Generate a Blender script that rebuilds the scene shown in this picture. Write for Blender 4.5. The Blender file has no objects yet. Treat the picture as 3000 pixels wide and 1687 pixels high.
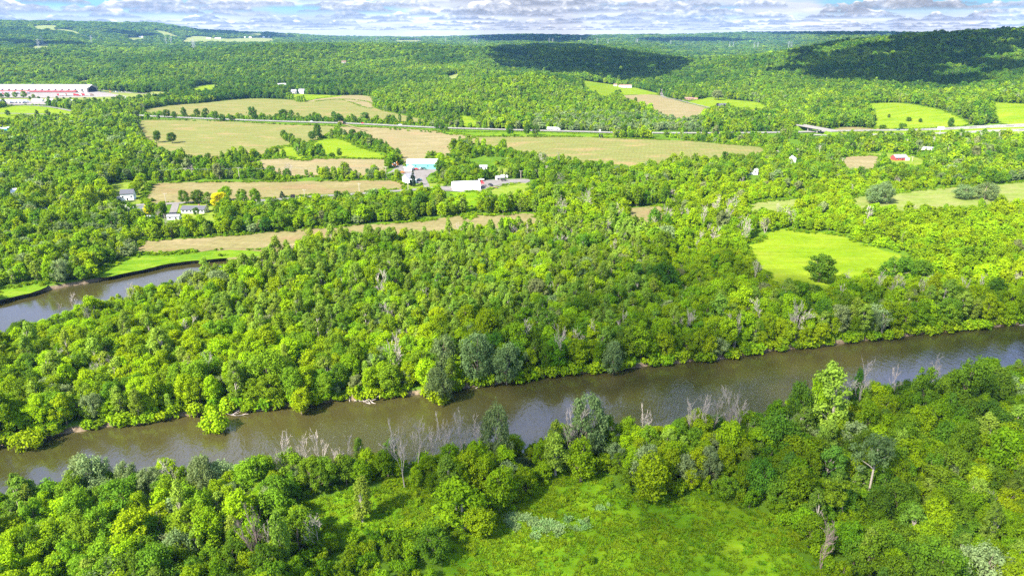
import bpy, bmesh, math, random
import numpy as np
from mathutils import Vector, Matrix

random.seed(7)
RNG = np.random.default_rng(7)
R_ = math.radians
SC = bpy.context.scene
COL = SC.collection

# ------------------------------------------------------------------ camera
CH = 120.0                       # drone height over the valley floor
F = 2027.0                       # focal length in photo pixels (photo 3000 wide)
PITCH = R_(20)
CP, SP = math.cos(PITCH), math.sin(PITCH)
cam = bpy.data.objects.new('camera', bpy.data.cameras.new('camera'))
COL.objects.link(cam)
cam.location = (0, 0, CH)
cam.rotation_euler = (math.pi / 2 - PITCH, 0, 0)
cam.data.sensor_width = 36
cam.data.lens = F / 3000 * 36
cam.data.clip_start = 1
cam.data.clip_end = 200000
SC.camera = cam

SUN_AZ = np.array([0.76, 0.65])  # horizontal travel of the light
SUN_EL = R_(43)
_n = SUN_AZ / np.linalg.norm(SUN_AZ)
LIGHT = np.array([_n[0] * math.cos(SUN_EL), _n[1] * math.cos(SUN_EL), -math.sin(SUN_EL)])


def ray(px, py):
    u = (px - 1500) / F
    v = (843.5 - py) / F
    return np.array([u, CP + v * SP, -SP + v * CP])


def at_z(px, py, z=0.0):
    d = ray(px, py)
    t = (z - CH) / d[2]
    return d[0] * t, d[1] * t


def project(x, y, z):
    d = y * CP + (CH - z) * SP
    return 1500 + F * x / d, 843.5 + F * ((CH - z) * CP - y * SP) / d


# ------------------------------------------------------------------ terrain
def zc(R, py, px, cano=13.0):
    d = ray(px, py)
    return CH + R * d[2] / math.hypot(d[0], d[1]) - cano


# per photo column: (range, photo row of the canopy top | height in metres)
COLS = {
    0: [(2000, 'z', 0), (2350, 226), (3000, 154), (4200, 130), (5500, 100), (7500, 63), (11000, 'z', 200)],
    300: [(1820, 'z', 0), (2080, 238), (2600, 192), (3200, 158), (4200, 131), (5500, 104), (7500, 67), (11000, 'z', 190)],
    450: [(1600, 'z', 0), (1850, 250), (2300, 198), (2900, 163), (3400, 150), (4500, 133), (5800, 111), (7500, 69), (11000, 'z', 170)],
    600: [(1600, 'z', 0), (1900, 238), (2500, 182), (3000, 149), (4000, 'z', 56), (5000, 126), (6200, 108), (7600, 90), (11000, 'z', 130)],
    800: [(1500, 'z', 0), (1700, 262), (2200, 198), (2900, 131), (3600, 'z', 66), (5000, 'z', 66), (6500, 114), (8000, 98), (11000, 'z', 110)],
    1000: [(1500, 'z', 0), (1680, 268), (2200, 198), (2900, 130), (3700, 'z', 58), (6000, 'z', 58), (8500, 109), (11000, 'z', 92)],
    1200: [(1250, 'z', 0), (1400, 300), (1650, 262), (2100, 205), (2900, 134), (3700, 'z', 58), (6500, 'z', 62), (8700, 111), (11000, 'z', 92)],
    1400: [(1130, 'z', 0), (1250, 312), (1480, 234), (1700, 225), (2200, 190), (2800, 141), (3600, 'z', 50), (6000, 'z', 56), (9000, 106), (11000, 'z', 96)],
    1550: [(1090, 'z', 0), (1220, 310), (1480, 215), (1750, 'z', 24), (2150, 210), (2800, 141), (3600, 'z', 48), (6000, 'z', 52), (9000, 102), (11000, 'z', 100)],
    1700: [(1100, 'z', 0), (1250, 312), (1450, 250), (1600, 232), (1900, 'z', 14), (2200, 198), (2750, 141), (3500, 'z', 46), (6000, 'z', 52), (9000, 105), (11000, 'z', 100)],
    1850: [(1150, 'z', 0), (1400, 302), (1600, 260), (1780, 242), (2100, 222), (2600, 158), (3300, 'z', 40), (6000, 'z', 52), (9000, 104), (11000, 'z', 100)],
    2000: [(1250, 'z', 0), (1500, 288), (1750, 246), (2050, 210), (2400, 176), (3000, 'z', 22), (3600, 166), (6000, 131), (9000, 103), (11000, 'z', 110)],
    2200: [(1200, 'z', 0), (1450, 285), (1700, 240), (2000, 195), (2180, 168), (2800, 'z', 30), (3800, 158), (6000, 130), (9000, 96), (11000, 'z', 130)],
    2500: [(1120, 'z', 0), (1350, 285), (1700, 218), (2050, 150), (2280, 116), (3000, 'z', 66), (6000, 'z', 62), (9000, 95), (11000, 'z', 130)],
    2750: [(1080, 'z', 0), (1250, 298), (1500, 262), (1900, 180), (2280, 95), (3000, 'z', 90), (6000, 'z', 70), (9000, 97), (11000, 'z', 130)],
    3000: [(1080, 'z', 0), (1250, 290), (1500, 245), (1900, 158), (2300, 79), (3000, 'z', 110), (6000, 'z', 80), (9000, 97), (11000, 'z', 130)],
}
NA, NR = 361, 420
AZ0 = np.linspace(R_(-60), R_(60), NA)
LR = np.linspace(math.log(20), math.log(14000), NR)


def pchip(xk, yk, x):
    xk = np.array(xk, float); yk = np.array(yk, float)
    h = np.diff(xk); dl = np.diff(yk) / h
    m = np.zeros_like(yk)
    for i in range(1, len(xk) - 1):
        if dl[i - 1] * dl[i] > 0:
            w1 = 2 * h[i] + h[i - 1]; w2 = h[i] + 2 * h[i - 1]
            m[i] = (w1 + w2) / (w1 / dl[i - 1] + w2 / dl[i])
    x = np.clip(x, xk[0], xk[-1])
    k = np.clip(np.searchsorted(xk, x) - 1, 0, len(h) - 1)
    t = (x - xk[k]) / h[k]
    return ((2 * t**3 - 3 * t**2 + 1) * yk[k] + (t**3 - 2 * t**2 + t) * h[k] * m[k]
            + (-2 * t**3 + 3 * t**2) * yk[k + 1] + (t**3 - t**2) * h[k] * m[k + 1])


def value_noise(x, y, seed=0):
    x = np.asarray(x, float); y = np.asarray(y, float)
    xi = np.floor(x).astype(np.int64); yi = np.floor(y).astype(np.int64)
    fx = x - xi; fy = y - yi
    fx = fx * fx * (3 - 2 * fx); fy = fy * fy * (3 - 2 * fy)

    def hsh(a, b):
        n = (a * 374761393 + b * 668265263 + seed * 982451653) & 0x7fffffff
        n = ((n ^ (n >> 13)) * 1274126177) & 0x7fffffff
        return ((n ^ (n >> 16)) & 0xffff) / 65535.0
    return ((hsh(xi, yi) * (1 - fx) + hsh(xi + 1, yi) * fx) * (1 - fy)
            + (hsh(xi, yi + 1) * (1 - fx) + hsh(xi + 1, yi + 1) * fx) * fy)


def fbm(x, y, seed=0, oct=3):
    s = 0; a = 0.5; t = 0
    for o in range(oct):
        s = s + a * value_noise(np.asarray(x) * 2**o, np.asarray(y) * 2**o, seed + o * 17)
        t += a; a *= .5
    return s / t


_prof = []
for px in sorted(COLS):
    xs = [math.log(15), math.log(COLS[px][0][0] * .97)]; ys = [0., 0.]
    for c in COLS[px]:
        z = c[2] if len(c) == 3 else max(0.5, zc(c[0], c[1], px))
        xs.append(math.log(c[0])); ys.append(z)
    xs.append(math.log(14500)); ys.append(ys[-1] + 5)
    _prof.append(pchip(xs, ys, LR))
_prof = np.array(_prof)
_caz = np.array([math.atan((p - 1500) / 2150.) for p in sorted(COLS)])
ZT = np.zeros((NA, NR))
for j in range(NR):
    ZT[:, j] = pchip(_caz, _prof[:, j], AZ0)
_rr = np.exp(LR)[None, :]
_X = np.sin(AZ0)[:, None] * _rr; _Y = np.cos(AZ0)[:, None] * _rr
_w = np.clip((_rr - 1150) / 900, 0, 1)
ZT += _w * (ZT > .3) * ((fbm(_X / 260, _Y / 260, 5) - .5) * 11 + (fbm(_X / 700, _Y / 700, 9) - .5) * 9 * np.clip(_rr / 4000, 0, 1))
ZT = np.maximum(ZT, 0)


def H(x, y):
    x = np.asarray(x, float); y = np.asarray(y, float)
    a = np.clip(np.arctan2(x, y), AZ0[0], AZ0[-1]); r = np.clip(np.hypot(x, y), 20, 13999)
    ia = (a - AZ0[0]) / (AZ0[1] - AZ0[0]); ir = (np.log(r) - LR[0]) / (LR[1] - LR[0])
    i0 = np.clip(ia.astype(int), 0, NA - 2); j0 = np.clip(ir.astype(int), 0, NR - 2)
    fa = ia - i0; fr = ir - j0
    return (ZT[i0, j0] * (1 - fa) * (1 - fr) + ZT[i0 + 1, j0] * fa * (1 - fr)
            + ZT[i0, j0 + 1] * (1 - fa) * fr + ZT[i0 + 1, j0 + 1] * fa * fr)


def ground_at(px, py, lift=0.0):
    """where the sight line through a photo pixel meets the terrain (raised by lift)"""
    d = ray(px, py)
    t = np.exp(np.linspace(math.log(90), math.log(13000), 1500))
    zz = CH + d[2] * t - lift - H(d[0] * t, d[1] * t)
    k = np.argmax(zz <= 0)
    if zz[k] > 0:            # passes over everything: take the point it skims closest
        tt = t[np.argmin(zz / t)]
    elif k > 0:
        a, b = zz[k - 1], zz[k]
        tt = t[k - 1] + (t[k] - t[k - 1]) * a / (a - b) if a != b else t[k]
    else:
        tt = t[0]
    return float(d[0] * tt), float(d[1] * tt)


# rivers: far bank and near bank in photo pixels on the water plane
WZ = -2.0
RIV1_FAR = [(-260, 1350), (-120, 1322), (0, 1304), (80, 1290), (300, 1250), (420, 1240), (500, 1222), (600, 1212), (700, 1203), (800, 1194), (900, 1184), (1000, 1171),
            (1100, 1166), (1200, 1155), (1280, 1152), (1380, 1130), (1500, 1116), (1600, 1100), (1700, 1090), (1800, 1083), (1900, 1070), (2000, 1060),
            (2110, 1050), (2250, 1028), (2400, 1013), (2500, 999), (2640, 985), (2760, 972), (2900, 957), (3000, 946), (3200, 922), (3500, 890), (3900, 850)]
RIV1_NEAR = [(-260, 1540), (0, 1510), (120, 1490), (300, 1455), (500, 1440), (740, 1432), (900, 1412), (1100, 1390), (1350, 1368), (1600, 1340), (1900, 1305), (2160, 1282),
             (2450, 1235), (2700, 1195), (3000, 1140), (3300, 1090), (3900, 1000)]
RIV2_FAR = [(-300, 960), (-120, 915), (0, 882), (70, 866), (150, 847), (200, 838), (270, 826), (350, 806), (430, 791), (500, 776), (600, 765), (690, 757), (780, 752), (860, 750)]
RIV2_NEAR = [(-300, 1140), (0, 1040), (150, 985), (300, 930), (430, 890), (520, 862), (600, 845), (690, 830), (780, 812), (860, 790)]


def densify(pts, n=6):
    """Catmull-Rom"""
    p = [np.array(q, float) for q in pts]
    out = []
    for i in range(len(p) - 1):
        p0 = p[i - 1] if i else 2 * p[0] - p[1]
        p3 = p[i + 2] if i + 2 < len(p) else 2 * p[-1] - p[-2]
        for k in range(n):
            t = k / n
            out.append(.5 * (2 * p[i] + (p[i + 1] - p0) * t + (2 * p0 - 5 * p[i] + 4 * p[i + 1] - p3) * t * t
                             + (3 * p[i] - p0 - 3 * p[i + 1] + p3) * t**3))
    out.append(p[-1])
    return out


def bank_poly(far, near):
    a = [at_z(p[0], p[1], WZ) for p in far]; b = [at_z(p[0], p[1], WZ) for p in near]
    return np.array(densify(a, 4) + densify(b, 4)[::-1])


POLY_R1 = bank_poly(RIV1_FAR, RIV1_NEAR)
POLY_R2 = bank_poly(RIV2_FAR, RIV2_NEAR)


def in_poly(poly, x, y):
    x = np.asarray(x, float); y = np.asarray(y, float)
    ins = np.zeros(x.shape, bool)
    n = len(poly)
    bx0, by0 = poly.min(0); bx1, by1 = poly.max(0)
    sel = (x >= bx0) & (x <= bx1) & (y >= by0) & (y <= by1)
    if not sel.any():
        return ins
    xs = x[sel]; ys = y[sel]; r = np.zeros(xs.shape, bool)
    for i in range(n):
        x0, y0 = poly[i]; x1, y1 = poly[(i + 1) % n]
        if y0 == y1:
            continue
        c = ((y0 > ys) != (y1 > ys)) & (xs < (x1 - x0) * (ys - y0) / (y1 - y0) + x0)
        r ^= c
    ins[sel] = r
    return ins


def dist_line(pts, x, y, closed=False):
    x = np.asarray(x, float); y = np.asarray(y, float)
    d2 = np.full(x.shape, 1e18)
    n = len(pts)
    for i in range(n if closed else n - 1):
        x0, y0 = pts[i]; x1, y1 = pts[(i + 1) % n]
        dx, dy = x1 - x0, y1 - y0
        L = dx * dx + dy * dy + 1e-9
        t = np.clip(((x - x0) * dx + (y - y0) * dy) / L, 0, 1)
        d2 = np.minimum(d2, (x - x0 - t * dx)**2 + (y - y0 - t * dy)**2)
    return np.sqrt(d2)


def sd_poly(poly, x, y):
    d = dist_line(poly, x, y, True)
    return np.where(in_poly(poly, x, y), -d, d)


def river_sd(x, y):
    return np.minimum(sd_poly(POLY_R1, x, y), sd_poly(POLY_R2, x, y))


# ------------------------------------------------------------------ node helpers
def mat_new(name):
    m = bpy.data.materials.new(name)
    m.use_nodes = True
    nt = m.node_tree
    nt.nodes.clear()
    out = nt.nodes.new('ShaderNodeOutputMaterial')
    return m, nt, out


def N(nt, t, **kw):
    n = nt.nodes.new(t)
    for k, v in kw.items():
        if k.startswith('in_'):
            key = k[3:]
            key = int(key) if key.isdigit() else key.replace('_', ' ')
            n.inputs[key].default_value = v
        else:
            setattr(n, k, v)
    return n


def rgba(c):
    return (c[0], c[1], c[2], 1.0)


def mix_col(nt, fac, a, b, blend='MIX'):
    n = nt.nodes.new('ShaderNodeMix')
    n.data_type = 'RGBA'; n.blend_type = blend
    for s, v in ((0, fac), (6, a), (7, b)):
        if isinstance(v, (int, float)):
            n.inputs[s].default_value = v
        elif isinstance(v, tuple):
            n.inputs[s].default_value = rgba(v)
        else:
            nt.links.new(v, n.inputs[s])
    return n.outputs[2]


def math_n(nt, op, a, b=None, c=None, clamp=False):
    n = nt.nodes.new('ShaderNodeMath'); n.operation = op; n.use_clamp = clamp
    for i, v in enumerate((a, b, c)):
        if v is None:
            continue
        if isinstance(v, (int, float)):
            n.inputs[i].default_value = v
        else:
            nt.links.new(v, n.inputs[i])
    return n.outputs[0]


def ramp(nt, fac, stops):
    n = nt.nodes.new('ShaderNodeValToRGB')
    els = n.color_ramp.elements
    while len(els) < len(stops):
        els.new(0.5)
    for e, (p, c) in zip(els, stops):
        e.position = p; e.color = rgba(c) if len(c) == 3 else c
    nt.links.new(fac, n.inputs[0])
    return n.outputs[0]


def noise_n(nt, scale, detail=4, rough=.55, vec=None, dist=0.0, out=0):
    n = N(nt, 'ShaderNodeTexNoise', in_Scale=scale, in_Detail=detail, in_Roughness=rough, in_Distortion=dist)
    if vec is not None:
        nt.links.new(vec, n.inputs['Vector'])
    return n.outputs[out]


def pos_vec(nt):
    return nt.nodes.new('ShaderNodeNewGeometry').outputs['Position']


def scaled(nt, vec, s, rotz=0.0):
    m = nt.nodes.new('ShaderNodeMapping')
    m.inputs['Scale'].default_value = s
    m.inputs['Rotation'].default_value = (0, 0, rotz)
    nt.links.new(vec, m.inputs['Vector'])
    return m.outputs[0]


def plain(name, col, rough=.6, metal=0.0, spec=.4, var=.12, scale=.8):
    m, nt, out = mat_new(name)
    b = N(nt, 'ShaderNodeBsdfPrincipled', in_Roughness=rough, in_Metallic=metal)
    b.inputs['Specular IOR Level'].default_value = spec
    f = noise_n(nt, scale, 5, .6, pos_vec(nt))
    c = mix_col(nt, f, tuple(x * (1 - var) for x in col), tuple(min(.92, x * (1 + var)) for x in col))
    nt.links.new(c, b.inputs['Base Color'])
    nt.links.new(b.outputs[0], out.inputs[0])
    return m


def leaf_mat(name, dark, light, trans=.42, hue_j=.12):
    """leaves: species colour picked by 'tint', mottled from clump to clump"""
    m, nt, out = mat_new(name)
    a = N(nt, 'ShaderNodeAttribute', attribute_type='INSTANCER', attribute_name='tint')
    oi = nt.nodes.new('ShaderNodeObjectInfo')
    tc = nt.nodes.new('ShaderNodeTexCoord')
    nz = noise_n(nt, .42, 3, .6, pos_vec(nt))
    nz2 = noise_n(nt, 2.6, 1, .6, pos_vec(nt))
    t = math_n(nt, 'ADD', a.outputs['Fac'], math_n(nt, 'MULTIPLY', math_n(nt, 'SUBTRACT', nz, .5), .75))
    t = math_n(nt, 'ADD', t, math_n(nt, 'MULTIPLY', math_n(nt, 'SUBTRACT', nz2, .5), .8), clamp=True)
    c = mix_col(nt, t, dark, light)
    val = math_n(nt, 'ADD', .86, math_n(nt, 'MULTIPLY', oi.outputs['Random'], .28))
    hs = N(nt, 'ShaderNodeHueSaturation', in_Saturation=1.0)
    nt.links.new(c, hs.inputs['Color']); nt.links.new(val, hs.inputs['Value'])
    hue = math_n(nt, 'ADD', .5 - .014, math_n(nt, 'MULTIPLY', oi.outputs['Random'], .028))
    nt.links.new(hue, hs.inputs['Hue'])
    d = nt.nodes.new('ShaderNodeBsdfDiffuse'); tr = nt.nodes.new('ShaderNodeBsdfTranslucent')
    nt.links.new(hs.outputs[0], d.inputs[0])
    tcol = mix_col(nt, .35, hs.outputs[0], (light[0] * 1.3, light[1] * 1.2, light[2] * .4))
    nt.links.new(tcol, tr.inputs[0])
    mx = N(nt, 'ShaderNodeMixShader'); mx.inputs[0].default_value = trans
    nt.links.new(d.outputs[0], mx.inputs[1]); nt.links.new(tr.outputs[0], mx.inputs[2])
    nt.links.new(mx.outputs[0], out.inputs[0])
    return m


M = {}
M['leaf_maple'] = leaf_mat('maple_leaves', (.080, .180, .009), (.320, .450, .009))
M['leaf_oak'] = leaf_mat('oak_leaves', (.050, .125, .014), (.205, .330, .015))
M['leaf_poplar'] = leaf_mat('poplar_leaves', (.095, .190, .022), (.280, .385, .040))
M['leaf_willow'] = leaf_mat('willow_leaves', (.110, .180, .055), (.270, .345, .135))
M['leaf_shrub'] = leaf_mat('shrub_leaves', (.088, .195, .009), (.300, .430, .010))
M['leaf_conifer'] = leaf_mat('conifer_needles', (.018, .045, .022), (.045, .085, .030), .1)
M['leaf_yellow'] = leaf_mat('golden_leaves', (.40, .40, .008), (.74, .70, .012))
M['leaf_purple'] = leaf_mat('purple_leaves', (.020, .018, .030), (.055, .045, .065), .1)
M['leaf_pale'] = leaf_mat('pale_foliage', (.15, .19, .06), (.27, .31, .11))
M['bark'] = plain('bark', (.20, .155, .115), .9)
M['pale_bark'] = plain('pale_bark', (.34, .29, .24), .9)
M['dead_wood'] = plain('weathered_dead_wood', (.35, .295, .26), .9)
M['red_wood'] = plain('reddish_dead_wood', (.30, .21, .18), .9)


# ------------------------------------------------------------------ mesh helpers
class MB:
    def __init__(self):
        self.v = []; self.f = []; self.m = []

    def add(self, vs, fs, mi=0):
        o = len(self.v)
        self.v += [tuple(map(float, p)) for p in vs]
        self.f += [tuple(i + o for i in q) for q in fs]
        self.m += [mi] * len(fs)
        return self

    def box(self, c, s, rz=0, mi=0, top=1.0):
        hx, hy, hz = s[0] / 2, s[1] / 2, s[2] / 2
        vs = []
        for z, k in ((-hz, 1), (hz, top)):
            for x, y in ((-hx, -hy), (hx, -hy), (hx, hy), (-hx, hy)):
                X, Y = x * k, y * k
                vs.append((c[0] + X * math.cos(rz) - Y * math.sin(rz), c[1] + X * math.sin(rz) + Y * math.cos(rz), c[2] + z))
        return self.add(vs, [(3, 2, 1, 0), (4, 5, 6, 7), (0, 1, 5, 4), (1, 2, 6, 5), (2, 3, 7, 6), (3, 0, 4, 7)], mi)

    def tube(self, pts, rad, n=6, mi=0):
        pts = [Vector(p) for p in pts]
        rings = []
        for i, p in enumerate(pts):
            d = (pts[min(i + 1, len(pts) - 1)] - pts[max(i - 1, 0)])
            if d.length < 1e-6:
                d = Vector((0, 0, 1))
            d.normalize()
            a = d.orthogonal().normalized(); b = d.cross(a)
            rings.append([p + (a * math.cos(2 * math.pi * k / n) + b * math.sin(2 * math.pi * k / n)) * rad[i] for k in range(n)])
        vs = [q for r in rings for q in r]
        fs = []
        for i in range(len(pts) - 1):
            for k in range(n):
                fs.append((i * n + k, i * n + (k + 1) % n, (i + 1) * n + (k + 1) % n, (i + 1) * n + k))
        fs.append(tuple(range(n - 1, -1, -1))); fs.append(tuple((len(pts) - 1) * n + k for k in range(n)))
        return self.add(vs, fs, mi)

    def prism(self, prof, y0, y1, mi=0):
        """profile in x,z extruded along y"""
        n = len(prof)
        vs = [(x, y0, z) for x, z in prof] + [(x, y1, z) for x, z in prof]
        fs = [tuple(range(n)), tuple(range(2 * n - 1, n - 1, -1))]
        for i in range(n):
            j = (i + 1) % n
            fs.append((i, i + n, j + n, j))
        return self.add(vs, fs, mi)

    def mesh(self, name, mats):
        me = bpy.data.meshes.new(name)
        me.from_pydata(self.v, [], self.f)
        for m in mats:
            me.materials.append(m)
        me.polygons.foreach_set('material_index', self.m)
        me.update()
        return me


def link(name, data, parent=None, loc=None, rz=None):
    o = bpy.data.objects.new(name, data)
    COL.objects.link(o)
    if parent is not None:
        o.parent = parent
    if loc is not None:
        o.location = loc
    if rz is not None:
        o.rotation_euler = (0, 0, rz)
    return o


def tag(o, label=None, cat=None, group=None, kind=None):
    for k, v in (('label', label), ('category', cat), ('group', group), ('kind', kind)):
        if v is not None:
            o[k] = v
    return o


def thing(name, label, cat, loc, rz=0.0, group=None):
    return tag(link(name, None, None, loc, rz), label, cat, group)


def copy_tree(o, parent=None):
    c = o.copy(); COL.objects.link(c)
    if parent is not None:
        c.parent = parent
    for ch in list(o.children):
        copy_tree(ch, c)
    return c


# ------------------------------------------------------------------ tree meshes
def crown_arrays(rng, lobes, nleaf, leaf, up=.25, inner=.12, droop=0.0):
    """leaf quads spread over lobes: lobes = array of (x,y,z,r)"""
    lobes = np.array(lobes)
    w = lobes[:, 3]**2; w /= w.sum()
    k = rng.choice(len(lobes), nleaf, p=w)
    d = rng.normal(size=(nleaf, 3)); d[:, 2] += up
    d /= np.linalg.norm(d, axis=1)[:, None]
    rr = rng.beta(3.2, 1.5, nleaf) * 1.22
    ins = rng.random(nleaf) < inner
    rr[ins] = rng.uniform(.2, .7, ins.sum())
    st = rng.uniform(.68, 1.42, (len(lobes), 3)) * np.array([1, 1, .8])
    p = lobes[k, :3] + d * (lobes[k, 3] * rr)[:, None] * st[k] + rng.normal(size=(nleaf, 3)) * .17
    if droop:
        p[:, 2] -= droop * rng.random(nleaf)
    nrm = d + rng.normal(size=(nleaf, 3)) * .5
    nrm[:, 2] += .25
    nrm /= np.linalg.norm(nrm, axis=1)[:, None]
    t = rng.normal(size=(nleaf, 3))
    t -= nrm * (t * nrm).sum(1)[:, None]
    t /= np.linalg.norm(t, axis=1)[:, None]
    b = np.cross(nrm, t)
    s = leaf * rng.uniform(.5, 1.5, nleaf)[:, None]
    a1 = t * s * .72; b1 = b * s * .5
    # a bent diamond-ish quad
    q = np.stack([p - a1, p - b1 + nrm * s * .10, p + a1, p + b1 + nrm * s * .10], 1)
    return q.reshape(-1, 3)


def quads_mesh(name, verts, mats, extra=None):
    n = len(verts) // 4
    V = verts
    loops = np.arange(n * 4)
    starts = np.arange(n) * 4; tot = np.full(n, 4); mi = np.zeros(n, int)
    if extra is not None and len(extra.f):
        ev = np.array(extra.v)
        off = len(V)
        V = np.vstack([V, ev])
        lo = []; st = []; tt = []
        cur = len(loops)
        for f in extra.f:
            st.append(cur); tt.append(len(f)); lo += [i + off for i in f]; cur += len(f)
        loops = np.concatenate([loops, lo]); starts = np.concatenate([starts, st]); tot = np.concatenate([tot, tt])
        mi = np.concatenate([mi, np.ones(len(extra.f), int)])
    me = bpy.data.meshes.new(name)
    me.vertices.add(len(V)); me.vertices.foreach_set('co', V.ravel())
    me.loops.add(len(loops)); me.loops.foreach_set('vertex_index', loops.astype(np.int32))
    me.polygons.add(len(starts)); me.polygons.foreach_set('loop_start', starts.astype(np.int32))
    me.polygons.foreach_set('loop_total', tot.astype(np.int32))
    for m in mats:
        me.materials.append(m)
    me.polygons.foreach_set('material_index', mi.astype(np.int32))
    me.update(calc_edges=True)
    return me


SPEC = {
    # height, crown radius, crown base, lobes, lobe size range, vertical profile
    'maple': dict(h=12, r=4.4, zb=1.8, nl=36, lr=(.75, 1.65), mat='leaf_maple', bark='bark'),
    'oak': dict(h=12.5, r=5.2, zb=2.0, nl=38, lr=(.85, 1.85), mat='leaf_oak', bark='bark'),
    'poplar': dict(h=14, r=2.7, zb=2.0, nl=30, lr=(.6, 1.25), mat='leaf_poplar', bark='pale_bark'),
    'willow': dict(h=10.5, r=5.6, zb=1.4, nl=46, lr=(.8, 1.5), mat='leaf_willow', bark='bark'),
    'shrub': dict(h=3.6, r=2.4, zb=.2, nl=14, lr=(.6, 1.1), mat='leaf_shrub', bark='bark'),
    'conifer': dict(h=12, r=2.6, zb=.8, nl=30, lr=(.5, .9), mat='leaf_conifer', bark='bark'),
    'yellow': dict(h=9, r=4.2, zb=1.6, nl=24, lr=(1.0, 1.7), mat='leaf_yellow', bark='bark'),
    'purple': dict(h=6, r=2.2, zb=.6, nl=14, lr=(.6, 1.1), mat='leaf_purple', bark='bark'),
    'pale': dict(h=10, r=3.6, zb=2.0, nl=24, lr=(.7, 1.4), mat='leaf_pale', bark='dead_wood'),
}


def make_lobes(rng, s):
    L = []
    h, r, zb = s['h'], s['r'], s['zb']
    squash = rng.uniform(.76, 1.3)
    lean = rng.normal(size=2) * .085
    s = dict(s, nl=int(s['nl'] * rng.uniform(.7, 1.2)), conifer=s is SPEC['conifer'], poplar=s is SPEC['poplar']) if s['nl'] != 46 else dict(s, conifer=False, poplar=False)
    for i in range(s['nl']):
        t = (i + rng.random()) / s['nl']
        lr = rng.uniform(*s['lr'])
        if s['conifer']:
            rad = r * (1 - t) ** .9 * .8 + .1
            z = zb + t * (h - zb)
            lr = lr * (1.15 - .8 * t)
        elif s['poplar']:
            rad = r * (math.sin(math.pi * min(1, t * .86 + .14)) ** .7) * .72
            z = zb + lr * .6 + t * (h - zb - lr * 1.4)
        else:
            prof = math.sqrt(max(0.02, 1 - (max(0, t - .34) / .68) ** 2)) * (.62 + .38 * min(1, t / .34))
            rad = (r - lr * .75) * prof * (rng.uniform(.35, 1.0) ** .5)
            z = zb + lr * .6 + t * (h - zb - lr * 1.35)
        a = i * 2.399 + rng.normal() * .35
        if not s['conifer'] and rng.random() < .22:
            rad *= rng.uniform(1.05, 1.28); lr *= .8
        L.append((math.cos(a) * rad * squash + lean[0] * z, math.sin(a) * rad / squash + lean[1] * z, z + rng.normal() * .25, lr))
    return L


def trunk_mb(rng, s, lobes, detail=1, lean=(0, 0)):
    mb = MB()
    h = s['h'] * .78
    tr = .018 * s['h'] + .05
    pts = []; rad = []
    for i in range(5):
        t = i / 4
        pts.append((lean[0] * t * h + rng.normal() * .08 * (i > 0), lean[1] * t * h + rng.normal() * .08 * (i > 0), -.4 + t * (h + .4)))
        rad.append(tr * (1.25 if i == 0 else 1 - .75 * t))
    mb.tube(pts, rad, 6 if detail else 4)
    idx = rng.permutation(len(lobes))[:9 if detail else 4]
    for i in idx:
        lx, ly, lz, lr = lobes[i]
        z0 = max(s['zb'] * .6, lz * .55)
        t = min(1, z0 / h)
        p0 = Vector((lean[0] * t * h, lean[1] * t * h, z0)); p1 = Vector((lx, ly, lz))
        mid = p0.lerp(p1, .5) + Vector((0, 0, .3))
        mb.tube([p0, mid, p1], [tr * (1 - .75 * t) * .6, tr * .3, .03], 5 if detail else 3)
    return mb


def bare_mb(rng, h=14, spread=.5, twigs=1.0, trunks=1, zfirst=.3):
    mb = MB()

    def branch(p, d, L, r, lev):
        n = 3
        pts = [p]; rad = [r]
        q = Vector(p); dd = Vector(d)
        for i in range(n):
            dd = (dd + Vector(rng.normal(size=3)) * .13 + Vector((0, 0, .05))).normalized()
            q = q + dd * (L / n)
            pts.append(q.copy()); rad.append(max(.032, r * (1 - .27 * (i + 1))))
        mb.tube(pts, rad, 5 if lev < 1 else 3)
        if lev >= 3:
            return
        m = int((3.4, 4.2, 3.6)[lev] * (twigs if lev > 0 else 1) + rng.random())
        for i in range(m + (2 if lev == 0 else 0)):
            t = rng.uniform(zfirst if lev == 0 else .25, 1.0)
            k = min(n - 1, int(t * n)); f = t * n - k
            bp = pts[k].lerp(pts[k + 1], f)
            a = rng.uniform(0, 2 * math.pi)
            axis = (pts[k + 1] - pts[k]).normalized()
            o = axis.orthogonal().normalized(); o2 = axis.cross(o)
            side = o * math.cos(a) + o2 * math.sin(a)
            nd = (axis * rng.uniform(.55, 1.0) + side * rng.uniform(.4, 1.0) * (spread * 2) + Vector((0, 0, .22))).normalized()
            branch(bp, nd, L * rng.uniform(.34, .58), max(.034, rad[k] * rng.uniform(.45, .65)), lev + 1)

    for k in range(trunks):
        a = rng.uniform(0, 6.28)
        ln = .12 * (trunks > 1)
        branch(Vector((rng.normal() * .2 * (trunks > 1), rng.normal() * .2 * (trunks > 1), -.3)),
               Vector((math.cos(a) * ln, math.sin(a) * ln, 1)).normalized(), h * rng.uniform(.62, .75) if trunks > 1 else h * .7, .0095 * h + .042, 0)
    return mb


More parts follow.
